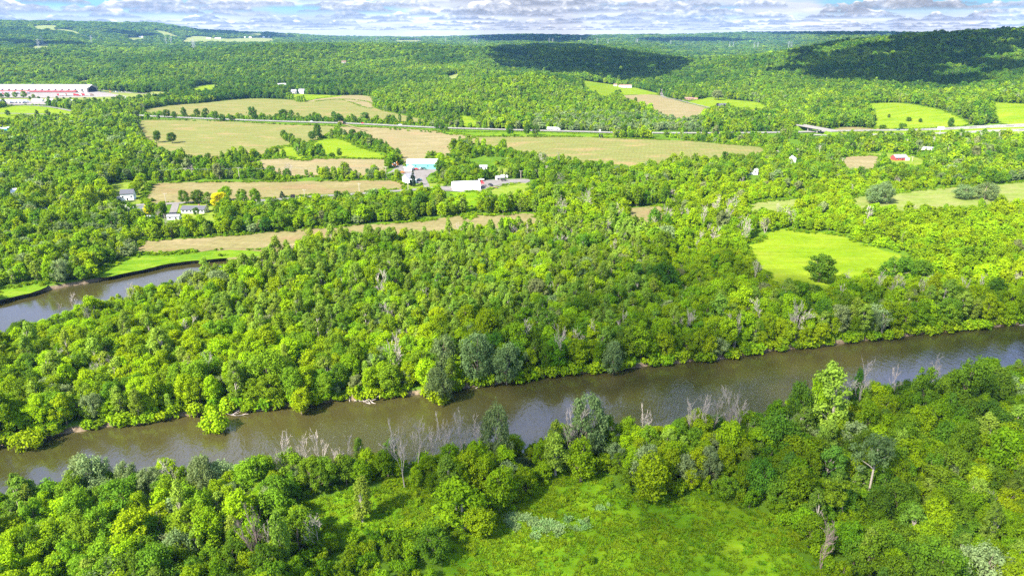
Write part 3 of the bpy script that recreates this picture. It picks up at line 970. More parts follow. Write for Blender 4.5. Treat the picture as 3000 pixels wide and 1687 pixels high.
# ------------------------------------------------------------------ woodland as instanced stuff
def gn_scatter(name, pts, scl, rz, vi, tint, meshes, label=None, cat=None):
    me = bpy.data.meshes.new(name)
    n = len(pts)
    me.vertices.add(n); me.vertices.foreach_set('co', np.asarray(pts, float).ravel())
    for nm, ty, dt in (('sc', 'FLOAT_VECTOR', scl), ('rz', 'FLOAT', rz), ('vi', 'INT', vi), ('tint', 'FLOAT', tint)):
        a = me.attributes.new(nm, ty, 'POINT')
        a.data.foreach_set('vector' if ty == 'FLOAT_VECTOR' else 'value', np.asarray(dt).astype(np.int32 if ty == 'INT' else np.float32).ravel())
    o = link(name, me)
    g = bpy.data.node_groups.new(name + '_scatter', 'GeometryNodeTree')
    g.interface.new_socket('Geometry', in_out='INPUT', socket_type='NodeSocketGeometry')
    g.interface.new_socket('Geometry', in_out='OUTPUT', socket_type='NodeSocketGeometry')
    gi = g.nodes.new('NodeGroupInput'); go = g.nodes.new('NodeGroupOutput')

    def attr(nm, ty):
        a = g.nodes.new('GeometryNodeInputNamedAttribute'); a.data_type = ty
        a.inputs['Name'].default_value = nm
        return [s for s in a.outputs if s.enabled and s.name == 'Attribute'][0]
    avi = attr('vi', 'INT'); arz = attr('rz', 'FLOAT'); asc = attr('sc', 'FLOAT_VECTOR')
    cx = g.nodes.new('ShaderNodeCombineXYZ'); g.links.new(arz, cx.inputs[2])
    jn = g.nodes.new('GeometryNodeJoinGeometry')
    for k, m_ in enumerate(meshes):
        src = bpy.data.objects.new(name + '_source', m_)
        oi = g.nodes.new('GeometryNodeObjectInfo'); oi.inputs['Object'].default_value = src
        cmp_ = g.nodes.new('FunctionNodeCompare'); cmp_.data_type = 'INT'; cmp_.operation = 'EQUAL'
        ins = [s for s in cmp_.inputs if s.enabled]
        g.links.new(avi, ins[0]); ins[1].default_value = k
        ip = g.nodes.new('GeometryNodeInstanceOnPoints')
        g.links.new(gi.outputs[0], ip.inputs['Points'])
        g.links.new(cmp_.outputs[0], ip.inputs['Selection'])
        g.links.new(oi.outputs['Geometry'], ip.inputs['Instance'])
        g.links.new(cx.outputs[0], ip.inputs['Rotation'])
        g.links.new(asc, ip.inputs['Scale'])
        g.links.new(ip.outputs[0], jn.inputs[0])
    g.links.new(jn.outputs[0], go.inputs[0])
    md = o.modifiers.new('scatter', 'NODES'); md.node_group = g
    tag(o, label, cat, None, 'stuff')
    return o


BUILD_CLEAR = []     # (x, y, radius, length kept open towards the camera)


def keep_open(px, py, rad, front):
    x, y = ground_at(px, py)
    BUILD_CLEAR.append((x, y, rad, front))
    return x, y


for q in [(565, 628, 11, 34), (371, 590, 10, 26), (378, 626, 6, 14), (420, 630, 6, 20), (437, 648, 5, 34), (507, 646, 6, 34), (1233, 499, 20, 40), (1200, 534, 9, 30), (1365, 556, 17, 36), (1418, 499, 7, 34),
          (1470, 530, 10, 30), (2206, 520, 9, 34), (2330, 480, 8, 34), (2642, 474, 10, 45), (2714, 442, 9, 45), (1832, 258, 22, 60), (2020, 293, 14, 80), (2116, 316, 13, 70), (870, 276, 20, 70), (828, 253, 14, 70),
          (8, 392, 16, 50), (55, 585, 6, 12), (150, 628, 6, 14), (2752, 400, 6, 60), (1008, 188, 10, 60), (2385, 386, 24, 60), (1155, 500, 10, 30), (120, 300, 60, 40), (230, 300, 40, 40), (310, 303, 16, 40), (200, 283, 60, 50), (335, 273, 40, 70)]:
    keep_open(*q)
HEROES = []          # (x, y, radius) kept free for individually placed trees


def scatter_points(rng):
    out = []
    bands = [(95, 215, 4.2), (215, 420, 4.3), (420, 700, 5.4), (700, 1150, 6.2)]
    r0 = 1150
    while r0 < 9300:
        r1 = min(9300, r0 * 1.25)
        bands.append((r0, r1, max(7.0, r0 / 195)))
        r0 = r1
    for (a, b, s) in bands:
        th = R_(50 if a < 420 else 44)
        xm = b * math.sin(th)
        nx = int(2 * xm / s) + 1; ny = int(b / (s * .87)) + 1
        ii, jj = np.meshgrid(np.arange(nx), np.arange(ny), indexing='ij')
        x = (ii + .5 * (jj % 2) + rng.uniform(-.42, .42, ii.shape)) * s - xm
        y = (jj + rng.uniform(-.42, .42, ii.shape)) * s * .87 + 20
        x = x.ravel(); y = y.ravel()
        r = np.hypot(x, y)
        ok = (r >= a) & (r < b) & (np.abs(np.arctan2(x, y)) < th)
        out.append(np.stack([x[ok], y[ok], np.full(ok.sum(), s)], -1))
    return np.vstack(out)


def blocked(x, y, pad=2.2):
    bad = np.zeros(x.shape, bool)
    for nm, (poly, mk, sheet) in CLEAR.items():
        w = widen(poly, pad if area_sign(poly) > 0 else -pad)
        bad |= in_poly(w, x, y)
    for line, width, mk in ROADS.values():
        x0, y0 = line.min(0) - 20; x1, y1 = line.max(0) + 20
        s = (x > x0) & (x < x1) & (y > y0) & (y < y1) & ~bad
        if s.any():
            bad[s] |= dist_line(line[::2] if len(line) > 30 else line, x[s], y[s]) < width / 2 + 2.6
    for nm, sh in (('highway_west', 15), ('highway_east', 13), ('valley_road', 17)):
        line, width, mk = ROADS[nm]
        ll = line * (1 - sh / np.hypot(line[:, 0], line[:, 1]))[:, None]
        s = (np.hypot(x, y) < 1500) & ~bad & (y > 400)
        bad[s] |= dist_line(ll[::2], x[s], y[s]) < sh + 2
    r = np.hypot(x, y)
    s = r < 600
    bad[s] |= river_sd(x[s], y[s]) < .2
    for bx, by, rad, fr in BUILD_CLEAR:
        dx = x - bx; dy = y - by
        L = math.hypot(bx, by); ux, uy = -bx / L, -by / L
        along = dx * ux + dy * uy; side = np.abs(dx * uy - dy * ux)
        bad |= np.hypot(dx, dy) < rad
    return bad


KNUM = {'maple': 0, 'oak': 1, 'poplar': 2, 'willow': 3, 'shrub': 4, 'conifer': 5, 'pale': 6, 'bare': 7}


def corridor(x, y):
    c = np.zeros(x.shape, bool)
    for bx, by, rad, fr in BUILD_CLEAR:
        dx = x - bx; dy = y - by
        L = math.hypot(bx, by); ux, uy = -bx / L, -by / L
        along = dx * ux + dy * uy; side = np.abs(dx * uy - dy * ux)
        c |= (along > 0) & (along < rad + fr) & (side < rad * .9)
    return c


def choose(rng, x, y, s):
    """species, height scale, tint for each point: the mix of kinds changes from wood to wood"""
    n = len(x)
    px, py = project(x, y, H(x, y))
    r = np.hypot(x, y)
    sp = np.zeros(n, int); h = rng.normal(.92, .17, n) * rng.choice([.8, 1.0, 1.0, 1.18], n); tint = np.clip(rng.normal(.5, .2, n), 0, 1)
    drop = np.zeros(n, bool)
    patch = fbm(x / 70, y / 70, 41); patch2 = fbm(x / 38, y / 38, 57); big = fbm(x / 240, y / 240, 63)
    u = rng.random(n)
    sp = np.where(u < .16 + .9 * (patch - .38), 1, 0)
    u2 = rng.random(n)
    sp = np.where(u2 < .13, 2, sp)
    sp = np.where((u2 > .93) & (patch2 > .45), 3, sp)
    tint += (patch2 - .5) * .9
    # near bank
    nb = r < 215
    edge_ = nb & (river_sd(x, y) < 16)
    h[nb] *= .84
    h = np.where(edge_, h * .86, h)
    sum_ = nb & (px > 880) & (px < 1345) & (py > 1545)
    
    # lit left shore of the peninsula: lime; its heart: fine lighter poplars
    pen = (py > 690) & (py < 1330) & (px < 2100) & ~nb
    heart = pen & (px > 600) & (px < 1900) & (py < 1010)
    sp = np.where(heart & (rng.random(n) < .45), 2, sp)
    h = np.where(pen, h * .86, h)
    h = np.where(pen & (px < 720) & (py < 1060) & (fbm(x / 25, y / 25, 3) < .62), h * .80, h)
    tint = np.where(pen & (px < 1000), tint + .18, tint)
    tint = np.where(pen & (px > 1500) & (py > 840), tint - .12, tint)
    # low rounded growth right of the lime field
    rt = (px > 1950) & (py > 540) & (py < 900) & ~nb
    sp = np.where(rt, np.where(rng.random(n) < .72, 0, 4), sp)
    h = np.where(rt, h * .66 + (sp == 4) * .5, h)
    tint = np.where(rt, tint + .2, tint)
    # the long wooded belt behind it
    belt = (px > 1300) & (py > 470) & (py < 600)
    h = np.where(belt, h * .80, h)
    # scrubby valley floor along the pole line
    val = (py > 380) & (py <= 475) & (px > 1900)
    val |= (py > 488) & (py < 534) & (px > 430) & (px < 1200)
    val |= (py > 420) & (py < 500) & (px > 1330) & (px <= 1900)
    low = val & (rng.random(n) < .52 + .5 * (patch2 - .5))
    sp = np.where(low, 4, sp)
    h = np.where(val & ~low, h * .74, h)
    h = np.where(low, rng.uniform(.7, 1.5, n), h)
    drop |= val & (fbm(x / 30, y / 30, 77) > .60)
    # hedgerows beside the highway and between the fields
    hd = (py > 332) & (py < 402) & (px > 400) & (px < 1420) | ((py >= 400) & (py < 475) & (px > 560) & (px < 1190))
    tall = rng.random(n) < .20
    sp = np.where(hd & ~tall, 4, sp)
    h = np.where(hd & ~tall, rng.uniform(.7, 1.25, n), np.where(hd, h * .78, h))
    tint = np.where(hd, tint - .22, tint)
    # willow thicket by the highway
    wt = (py > 338) & (py < 398) & (px > 1560) & (px < 2060)
    sp = np.where(wt & (rng.random(n) < .55), 3, sp)
    h = np.where(wt, h * .8, h)
    # left bottomland wood: darker near the left edge, some grey crowns
    lw = (px < 470) & (py > 340) & (py < 830)
    sp = np.where(lw & (rng.random(n) < .12), 3, sp)
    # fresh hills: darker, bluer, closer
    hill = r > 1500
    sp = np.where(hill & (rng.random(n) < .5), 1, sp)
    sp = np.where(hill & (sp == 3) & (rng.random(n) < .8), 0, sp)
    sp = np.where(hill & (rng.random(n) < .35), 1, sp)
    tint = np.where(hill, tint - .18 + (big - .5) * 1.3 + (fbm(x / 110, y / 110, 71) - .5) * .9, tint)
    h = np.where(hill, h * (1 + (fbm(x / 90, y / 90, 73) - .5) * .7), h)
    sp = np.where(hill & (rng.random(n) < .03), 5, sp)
    # scattered dead standing trees
    dead = (rng.random(n) < np.where((px > 1250) & (px < 2250) & (py > 620) & (py < 760), .07, .010)) & (r < 700)
    sp = np.where(dead, 7, sp)
    pale = (rng.random(n) < .02) & (r < 1000)
    sp = np.where(pale, 6, sp)
    # belt under the valley road stays low, the wood's far rim stands tall
    rb_ = (px > 600) & (px < 1345) & (py > 575) & (py < 700)
    h = np.where(rb_, h * .80, h)
    rim_ = (px > 590) & (px < 1150) & (py > 740) & (py < 900)
    h = np.where(rim_, h * 1.30, h)
    cor = corridor(x, y)
    sp = np.where(sum_, 4, sp); h = np.where(sum_, rng.uniform(.8, 1.5, n), h); tint = np.where(sum_, tint - .15, tint)
    sp = np.where(cor, 4, sp); h = np.where(cor, rng.uniform(.5, .95, n), h)
    drop |= cor & (rng.random(n) < .35)
    h = np.clip(h, .28, 1.5)
    # far crowns stand for a wider spacing
    wide = np.maximum(1, s / 7.2)
    return sp, h, np.clip(tint, 0, 1), wide, drop, px, py


# ------------------------------------------------------------------ individually placed trees
def h_from(px, base, top):
    x, y = ground_at(px, base)
    v = (843.5 - top) / F
    return x, y, CH - y * (SP - v * CP) / (CP + v * SP) - float(H(x, y))


def tree_thing(name, label, cat, sp, x, y, h, w, tint, rz, group=None, v=None, crown=None, trunk=None):
    s = SPEC[sp]
    v = (random.randrange(len(TREES[sp])) if v is None else v % len(TREES[sp]))
    cm, tm = TREES[sp][v]
    z = float(H(x, y))
    if math.hypot(x, y) < 600:
        q = float(river_sd(np.array([x]), np.array([y]))[0])
        z -= 2.2 if q < -.8 else (1.0 if q < .6 else 0)
    t = thing(name, label, cat, (x, y, z), rz, group)
    t.scale = (w / (2 * s['r']), w / (2 * s['r']), h / s['h'])
    c = link('crown', crown or cm, t); c['tint'] = float(tint)
    link('trunk', trunk or tm, t)
    return t


# custom shapes: forked trunk, leaning bare trunk, tall white trunk
def custom_tree(seed, lobes, nleaf, leaf, mat, trunk_paths, bark):
    rng = np.random.default_rng(seed)
    cm = quads_mesh('crown_shape', crown_arrays(rng, lobes, nleaf, leaf), [M[mat]])
    mb = MB()
    for pts, rad in trunk_paths:
        mb.tube(pts, rad, 7)
    return cm, mb.mesh('trunk_shape', [M[bark]])


HERO = []   # (x, y, name used in the labels of neighbours)


def hero(name, label, cat, sp, px, base, top, w, tint=.5, nick=None, group=None, rz=None, **kw):
    x, y, h = h_from(px, base, top)
    HEROES.append((x, y, w * .36))
    if nick:
        HERO.append((x, y, nick))
    return tree_thing(name, label, cat, sp, x, y, max(2, h), w, tint, random.uniform(0, 6.28) if rz is None else rz, group, **kw)


_s = SPEC['maple']
rngf = np.random.default_rng(5)
_L = [(l[0] * 1.0, l[1] * 1.0, max(2.6, l[2]), l[3]) for l in make_lobes(rngf, dict(_s, nl=40, zb=1.8))]
_fc, _ft = custom_tree(51, _L, 4600, .44, 'leaf_maple', [
    ([(0, 0, -.3), (0, -.1, .8), (-.1, -.1, 3.2), (-.2, 0, 8)], [.48, .40, .30, .08]),
    ([(-.1, -.1, .6), (-.9, -.5, 1.7), (-1.9, -.6, 3.0)], [.30, .24, .12]),
    ([(.1, -.1, .4), (.7, -.5, 1.3), (1.3, -.6, 2.6)], [.30, .22, .12])], 'pale_bark')
hero('broadleaf_tree', 'large olive-green tree with a forked pale trunk beside the foreground meadow', 'tree', 'maple', 1358, 1548, 1412, 13.0, .55, 'the forked-trunk tree', rz=0, crown=_fc, trunk=_ft)
_L = [(-3.2 + rngf.normal() * 1.3, .4 + rngf.normal() * 1.2, 12.2 + rngf.normal() * 1.2, rngf.uniform(.8, 1.35)) for _ in range(11)] + \
     [(-1.0 + rngf.normal() * .8, .8 + rngf.normal() * .9, 11.0 + rngf.normal() * 1.2, rngf.uniform(.7, 1.2)) for _ in range(9)]
_lc, _lt = custom_tree(52, _L, 1900, .42, 'leaf_oak', [
    ([(3.0, 0, -.3), (2.2, 0, 2.5), (1.0, 0, 6.0), (-.6, .1, 9.4), (-1.5, .2, 11.0), (-3.0, .3, 12.6)], [.30, .27, .23, .19, .15, .05]),
    ([(-.6, .1, 9.2), (-.7, .5, 10.4), (-.9, .8, 11.8)], [.12, .09, .04])], 'red_wood')
_x, _y, _h = h_from(2450, 1575, 1425)
HEROES.append((_x, _y, 3.2)); HERO.append((_x, _y, 'the leaning bare trunk'))
_t = thing('leaning_tree', 'leaning tree with a long bare reddish trunk and a small crown at its tip', 'tree', (_x, _y, 0), 0)
_t.scale = (1, 1, _h / 13.5)
link('crown', _lc, _t)['tint'] = .75
link('trunk', _lt, _t)
_L = [(rngf.normal() * 2.3, rngf.normal() * 2.0, 14.5 + rngf.normal() * 2.0, rngf.uniform(.8, 1.4)) for _ in range(26)] + [(-4.2, .5, 13.2, 1.3), (-5.0, .2, 12.4, 1.2), (4.0, .4, 13.0, 1.3)]
_wc, _wt = custom_tree(53, _L, 2000, .42, 'leaf_willow', [
    ([(0, 0, -.3), (.05, 0, 4), (0, 0, 9), (.1, 0, 13), (0, .1, 17)], [.34, .30, .25, .18, .05]),
    ([(0, 0, 9.5), (-1.5, 0, 10.6), (-3.2, .1, 11.6), (-4.6, .2, 12.6)], [.17, .13, .10, .04]),
    ([(0, 0, 10.5), (1.6, .1, 12), (3.6, .3, 13)], [.14, .10, .04]),
    ([(.05, 0, 12.5), (-.9, .1, 13.6), (-1.8, .2, 15)], [.12, .08, .03])], 'pale_bark')
_x, _y, _h = h_from(2538, 1475, 1285)
HEROES.append((_x, _y, 3.0)); HERO.append((_x, _y, 'the tall white trunk'))
_t = thing('tall_thin_tree', 'tall thin tree with a long white trunk and a sparse grey-green crown above the wood', 'tree', (_x, _y, 0), 0)
_t.scale = (1, 1, _h / 17.5)
link('crown', _wc, _t)['tint'] = .1
link('trunk', _wt, _t)

BT = 'broadleaf_tree'
hero(BT, 'small round yellow-green tree right of the forked trunk at the meadow edge', 'tree', 'maple', 1424, 1566, 1478, 8.5, .7, 'the small round meadow tree', v=1)
hero(BT, 'broad dark-shadowed olive tree directly behind the forked-trunk tree', 'tree', 'maple', 1462, 1498, 1372, 10.5, .45, v=2)
hero(BT, 'rounded yellow-green tree between the bare trunks and the forked-trunk tree', 'tree', 'maple', 1385, 1438, 1328, 9.2, .75, v=0)
hero(BT, 'upright lime tree in front of the grey-green willow at the waterline', 'tree', 'maple', 1480, 1400, 1306, 7.6, .9, v=3)
hero(BT, 'tall bright lime tree standing alone above the thicket left of the meadow top', 'tree', 'poplar', 1627, 1392, 1262, 6.8, .9, 'the tall lime tree', v=0)
hero(BT, 'domed olive tree at the top corner of the foreground meadow', 'tree', 'maple', 1700, 1412, 1298, 8.8, .5, "the meadow's top corner", v=1)
hero(BT, 'wide olive dome with a full round crown on the upper right meadow edge', 'tree', 'maple', 1908, 1466, 1325, 11.5, .6, 'the wide olive dome', v=2)
hero(BT, 'narrow bushy yellow-green tree alone in the grassy side clearing', 'tree', 'poplar', 1062, 1528, 1403, 5.4, .8, 'the narrow tree in the side clearing', v=2)
hero(BT, 'low spreading dark green thicket tree at the bottom left of the meadow', 'tree', 'oak', 1270, 1640, 1560, 10, .5, 'the low thicket by the meadow', v=1)
hero(BT, 'tall pointed bright lime tree rising over the blue water', 'tree', 'poplar', 2425, 1292, 1066, 9.6, .95, 'the tall pointed lime tree', v=1)
hero(BT, 'lime side crown just left of the tall pointed tree at the water', 'tree', 'maple', 2378, 1275, 1088, 6.4, .85, v=3)
hero(BT, 'dark upright tree at the waterline left of the tall pointed lime tree', 'tree', 'oak', 2338, 1272, 1116, 8, .2, v=2)
hero(BT, 'thin dark spindle-shaped tree right of the tall pointed lime tree', 'tree', 'oak', 2490, 1238, 1084, 4.2, .1, v=0)
hero(BT, 'dark domed tree at the waterline, left one of the twin domes', 'tree', 'oak', 2690, 1235, 1074, 9.6, .55, 'the left twin dome', v=3)
hero(BT, 'big domed tree at the waterline, right one of the twin domes', 'tree', 'oak', 2815, 1208, 1053, 12.5, .5, 'the right twin dome', v=0)
W_ = 'willow_tree'
WG = 'grey-green willows along the river'
hero(W_, 'tall grey-green willow on the near bank, its head against the brown water', 'willow', 'willow', 1458, 1372, 1184, 9.6, .45, 'the lone willow at the waterline', WG, v=0)
hero(W_, 'broad grey-green willow on the near bank where the water turns blue', 'willow', 'willow', 1716, 1345, 1154, 12.0, .3, 'the broad willow at the waterline', WG, v=1)
hero(W_, 'pale willow at the left waterline, first of the silvery group', 'willow', 'willow', 232, 1462, 1336, 9, .8, 'the silvery willows', WG, v=2)
hero(W_, 'pale feathery willow at the left waterline, tallest of the silvery group', 'willow', 'willow', 288, 1458, 1328, 9, .8, None, WG, v=3)
hero(W_, 'smaller greyish willow right of the silvery group at the waterline', 'willow', 'willow', 388, 1450, 1346, 8, .55, None, WG, v=0)
hero(W_, 'rounded grey willow left of the bare white trunk at the waterline', 'willow', 'willow', 445, 1462, 1362, 8, .6, None, WG, v=1)
hero(W_, 'drooping grey willow right of the bare white trunk beside the blue ripples', 'willow', 'willow', 622, 1456, 1326, 8.4, .55, 'the drooping willow', WG, v=2)
hero(W_, 'small round silver willow beside the four bare trees at the blue water', 'willow', 'willow', 2328, 1296, 1212, 6, .7, 'the small silver willow', WG, v=3)
hero(W_, 'bluish willow at the right edge of the photo above the near wood', 'willow', 'willow', 2992, 1222, 1112, 8.6, .6, 'the bluish willow', WG, v=1)
hero(W_, 'pale sage willow in the lower right corner, left of the two', 'willow', 'willow', 2868, 1745, 1612, 11.5, .95, 'the pale corner willows', WG, v=0)
hero(W_, 'pale sage willow in the lower right corner, right of the two', 'willow', 'willow', 2972, 1765, 1638, 11, 1.0, None, WG, v=2)
hero(W_, 'leftmost crown of the big grey willow clump on the far bank', 'willow', 'willow', 1300, 1108, 985, 12.5, .25, None, WG, v=0)
hero(W_, 'middle and highest crown of the big grey willow clump on the far bank', 'willow', 'willow', 1400, 1112, 968, 14.5, .25, 'the big willow clump', WG, v=1)
hero(W_, 'rightmost crown of the big grey willow clump on the far bank', 'willow', 'willow', 1484, 1112, 990, 12, .25, None, WG, v=3)
hero(W_, 'low front crown of the big willow clump leaning to the water', 'willow', 'willow', 1300, 1158, 1052, 11, .2, None, WG, v=2)
hero(W_, 'single rounded grey willow overhanging the far bank right of the big clump', 'willow', 'willow', 1796, 1080, 986, 10.4, .25, 'the overhanging willow', WG, v=3)
hero(W_, 'silvery willow pair, left, by the upper river bend', 'willow', 'willow', 575, 862, 785, 13, .85, None, WG, v=1)
hero(W_, 'silvery willow pair, right, by the upper river bend', 'willow', 'willow', 652, 868, 782, 13, .9, None, WG, v=2)
hero(W_, 'silvery willow at the water under the left wood, across the upper bend', 'willow', 'willow', 178, 826, 760, 11, .9, None, WG, v=0)
hero(BT, 'bright lime bush-shaped tree leaning out over the brown water', 'tree', 'shrub', 628, 1246, 1190, 9.5, .95, 'the lime tree leaning over the water', v=1)
hero(BT, 'olive tree bulging over the far bank right of the lime leaning tree', 'tree', 'maple', 882, 1196, 1122, 8.4, .75, 'the olive tree over the far bank', v=2)
hero(BT, 'lime bush at the left end of the far bank, dipping to the water', 'tree', 'shrub', 75, 1303, 1245, 9, .9, 'the lime bush at the left end', v=0)
hero(BT, 'bright low tree at the foot of the big willow clump', 'tree', 'shrub', 1285, 1166, 1112, 7, .85, v=3)
hero(BT, 'dark oak standing in the lower part of the bright lime field', 'tree', 'oak', 2398, 826, 742, 17, .25, 'the dark oak in the lime field', v=1)
hero(BT, 'dark flat-topped oak on the near edge of the lime field, left', 'tree', 'oak', 2612, 836, 752, 16, .3, 'the flat-topped oaks', v=0)
hero(BT, 'dark flat-topped oak on the near edge of the lime field, right', 'tree', 'oak', 2700, 832, 765, 14, .35, v=2)
hero(W_, 'olive willow mound at the left end of the long pale meadow, left half', 'willow', 'willow', 2553, 594, 538, 16, .45, None, WG, v=1)
hero(W_, 'olive willow mound at the left end of the long pale meadow, right half', 'willow', 'willow', 2590, 596, 532, 17, .4, None, WG, v=3)
hero(W_, 'olive willow mound inside the long pale meadow, left half', 'willow', 'willow', 2826, 584, 540, 17, .45, None, WG, v=0)
hero(W_, 'olive willow mound inside the long pale meadow, right half', 'willow', 'willow', 2882, 586, 535, 19, .4, None, WG, v=2)
hero('golden_tree', 'large golden yellow tree right of the ranch house', 'tree', 'yellow', 650, 616, 560, 16, .6, v=0)
hero('golden_tree', 'smaller golden yellow tree left of the ranch drive', 'tree', 'yellow', 444, 632, 594, 10, .6, v=1)
hero(BT, 'green crown rising behind the large golden tree', 'tree', 'maple', 652, 590, 545, 12.5, .45, v=1)
hero(BT, 'dark green tree behind the left end of the ranch house', 'tree', 'oak', 545, 598, 557, 9, .3, v=0)
hero(BT, 'dark spreading tree behind the right half of the ranch house', 'tree', 'oak', 580, 597, 555, 12, .2, v=1)
hero(BT, 'slim grey-green tree behind the right end of the ranch house', 'tree', 'poplar', 606, 604, 562, 6.5, .3, v=1)
hero(BT, 'upright green tree right of the golden tree by the road, left of two', 'tree', 'oak', 714, 604, 553, 9, .5, v=3)
hero(BT, 'upright green tree right of the golden tree by the road, right of two', 'tree', 'maple', 755, 602, 552, 9, .3, v=0)
hero(BT, 'small dark tree in front of the ranch house wall', 'tree', 'oak', 576, 634, 608, 4.5, .2, v=2)
hero('conifer_tree', 'lone grey spruce beside the valley road', 'conifer', 'conifer', 829, 580, 560, 5, .4, v=0)
hero('purple_tree', 'round purple-leaved tree beside the valley road', 'tree', 'purple', 858, 585, 570, 6.5, .5, v=0)
for k, (px, b) in enumerate([(376, 582), (384, 572), (391, 563), (398, 555), (405, 547)]):
    hero(BT, ['nearest', 'second nearest', 'middle', 'second farthest', 'farthest'][k] + ' of the row of five lime trees on the house lawn', 'tree', 'maple', px + 14, b, b - 40, 7.5, .8,
         None, 'row of trees on the house lawn', v=k)
hero('conifer_tree', 'grey spruce in front of the white farmhouse', 'conifer', 'conifer', 1208, 546, 502, 6.5, .3, v=1)
hero('weeping_tree', 'pale yellow weeping tree above the meadow of the dark-roofed house', 'tree', 'pale', 2104, 294, 263, 22, .7, v=0)
for k, (px, b, t, l) in enumerate([(2100, 316, 303, 'left of'), (2122, 320, 305, 'in front of'), (2133, 316, 302, 'right of')]):
    hero('purple_tree', 'dark purple cone-shaped tree %s the dark-roofed white house' % l, 'tree', 'purple', px, b, t, 6.5, .2, None, 'dark trees round the white house', v=k)
for px, b, t, w, sp, l in [(458, 418, 382, 12, 'oak', 'left tree of the pair in the big green field'), (505, 420, 388, 13, 'oak', 'right tree of the pair in the big green field'),
                           (930, 408, 360, 12, 'oak', 'tallest dark tree at the top of the lime patch'), (918, 412, 384, 11, 'oak', 'dark lower tree left of the tallest one at the lime patch'),
                           (1036, 408, 378, 13, 'oak', 'dark clump tree at the right top of the lime patch'),
                           (490, 346, 320, 11, 'oak', 'first highway tree from the left'), (514, 349, 326, 9, 'oak', 'second highway tree from the left'), (540, 344, 314, 11, 'oak', 'third highway tree from the left'),
                           (580, 343, 319, 10, 'oak', 'pair at the highway, left tree, past the first three'), (602, 343, 317, 10, 'oak', 'pair at the highway, right tree, past the first three'),
                           (632, 354, 325, 9, 'oak', 'tree on the near side of the highway, before the tallest one'), (653, 356, 334, 11, 'oak', 'broad tree on the near side of the highway, left'),
                           (680, 356, 337, 11, 'oak', 'broad tree on the near side of the highway, right'),
                           (738, 345, 312, 14, 'oak', 'tallest tree along the highway below the upper field'), (832, 347, 320, 15, 'oak', 'broad lone tree along the highway right of the tallest'),
                           (922, 347, 328, 9, 'oak', 'small tree along the highway right of the broad lone one'), (1065, 352, 328, 11, 'poplar', 'slim twin by the highway, left'), (1077, 352, 329, 9, 'poplar', 'slim twin by the highway, right'),
                           (1142, 362, 336, 13, 'oak', 'cluster tree by the highway under the upper field corner'), (1200, 364, 337, 11, 'oak', 'last tall tree by the highway before the hill wood'),
                           (1290, 384, 358, 17, 'oak', 'dark tree where the highway passes the hill wood'),
                           (1495, 399, 365, 10, 'oak', 'upright tree below the highway, left of three'), (1542, 399, 363, 10, 'oak', 'upright tree below the highway, middle of three'), (1568, 399, 366, 10, 'oak', 'upright tree below the highway, right of three'),
                           (2660, 357, 343, 8, 'oak', 'largest dark bush in the bright pasture'), (2696, 360, 347, 6, 'oak', 'bush right of the largest one in the bright pasture'), (2603, 346, 334, 4.5, 'oak', 'small upright bush near the pasture top'),
                           (2648, 373, 362, 7, 'maple', 'bush low in the pasture above the highway'), (2584, 379, 366, 12, 'maple', 'bushy tree at the lower left pasture corner'), (2782, 372, 345, 10, 'oak', 'tree at the right pasture edge by the highway'),
                           (2582, 403, 384, 10, 'oak', 'round tree on the near verge of the right highway'), (2720, 410, 394, 14, 'oak', 'grey-blue tree under the billboard'), (24, 341, 322, 9, 'oak', 'dark round tree beside the ramp at the left edge')]:
    hero(BT, l, 'tree', sp, px, b, t, w, .15, None, 'lone trees of the fields and highway')
for k, px in enumerate([88, 115, 143, 169, 188, 206, 248, 328, 352]):
    hero(BT, 'young lollipop tree on the warehouse verge, number %s from the left' % ['one', 'two', 'three', 'four', 'five', 'six', 'seven', 'eight', 'nine'][k], 'tree', 'oak', px, 294 - k * .6, 282 + (k > 3) * 3, 6, .2, None, 'young trees on the warehouse verge')

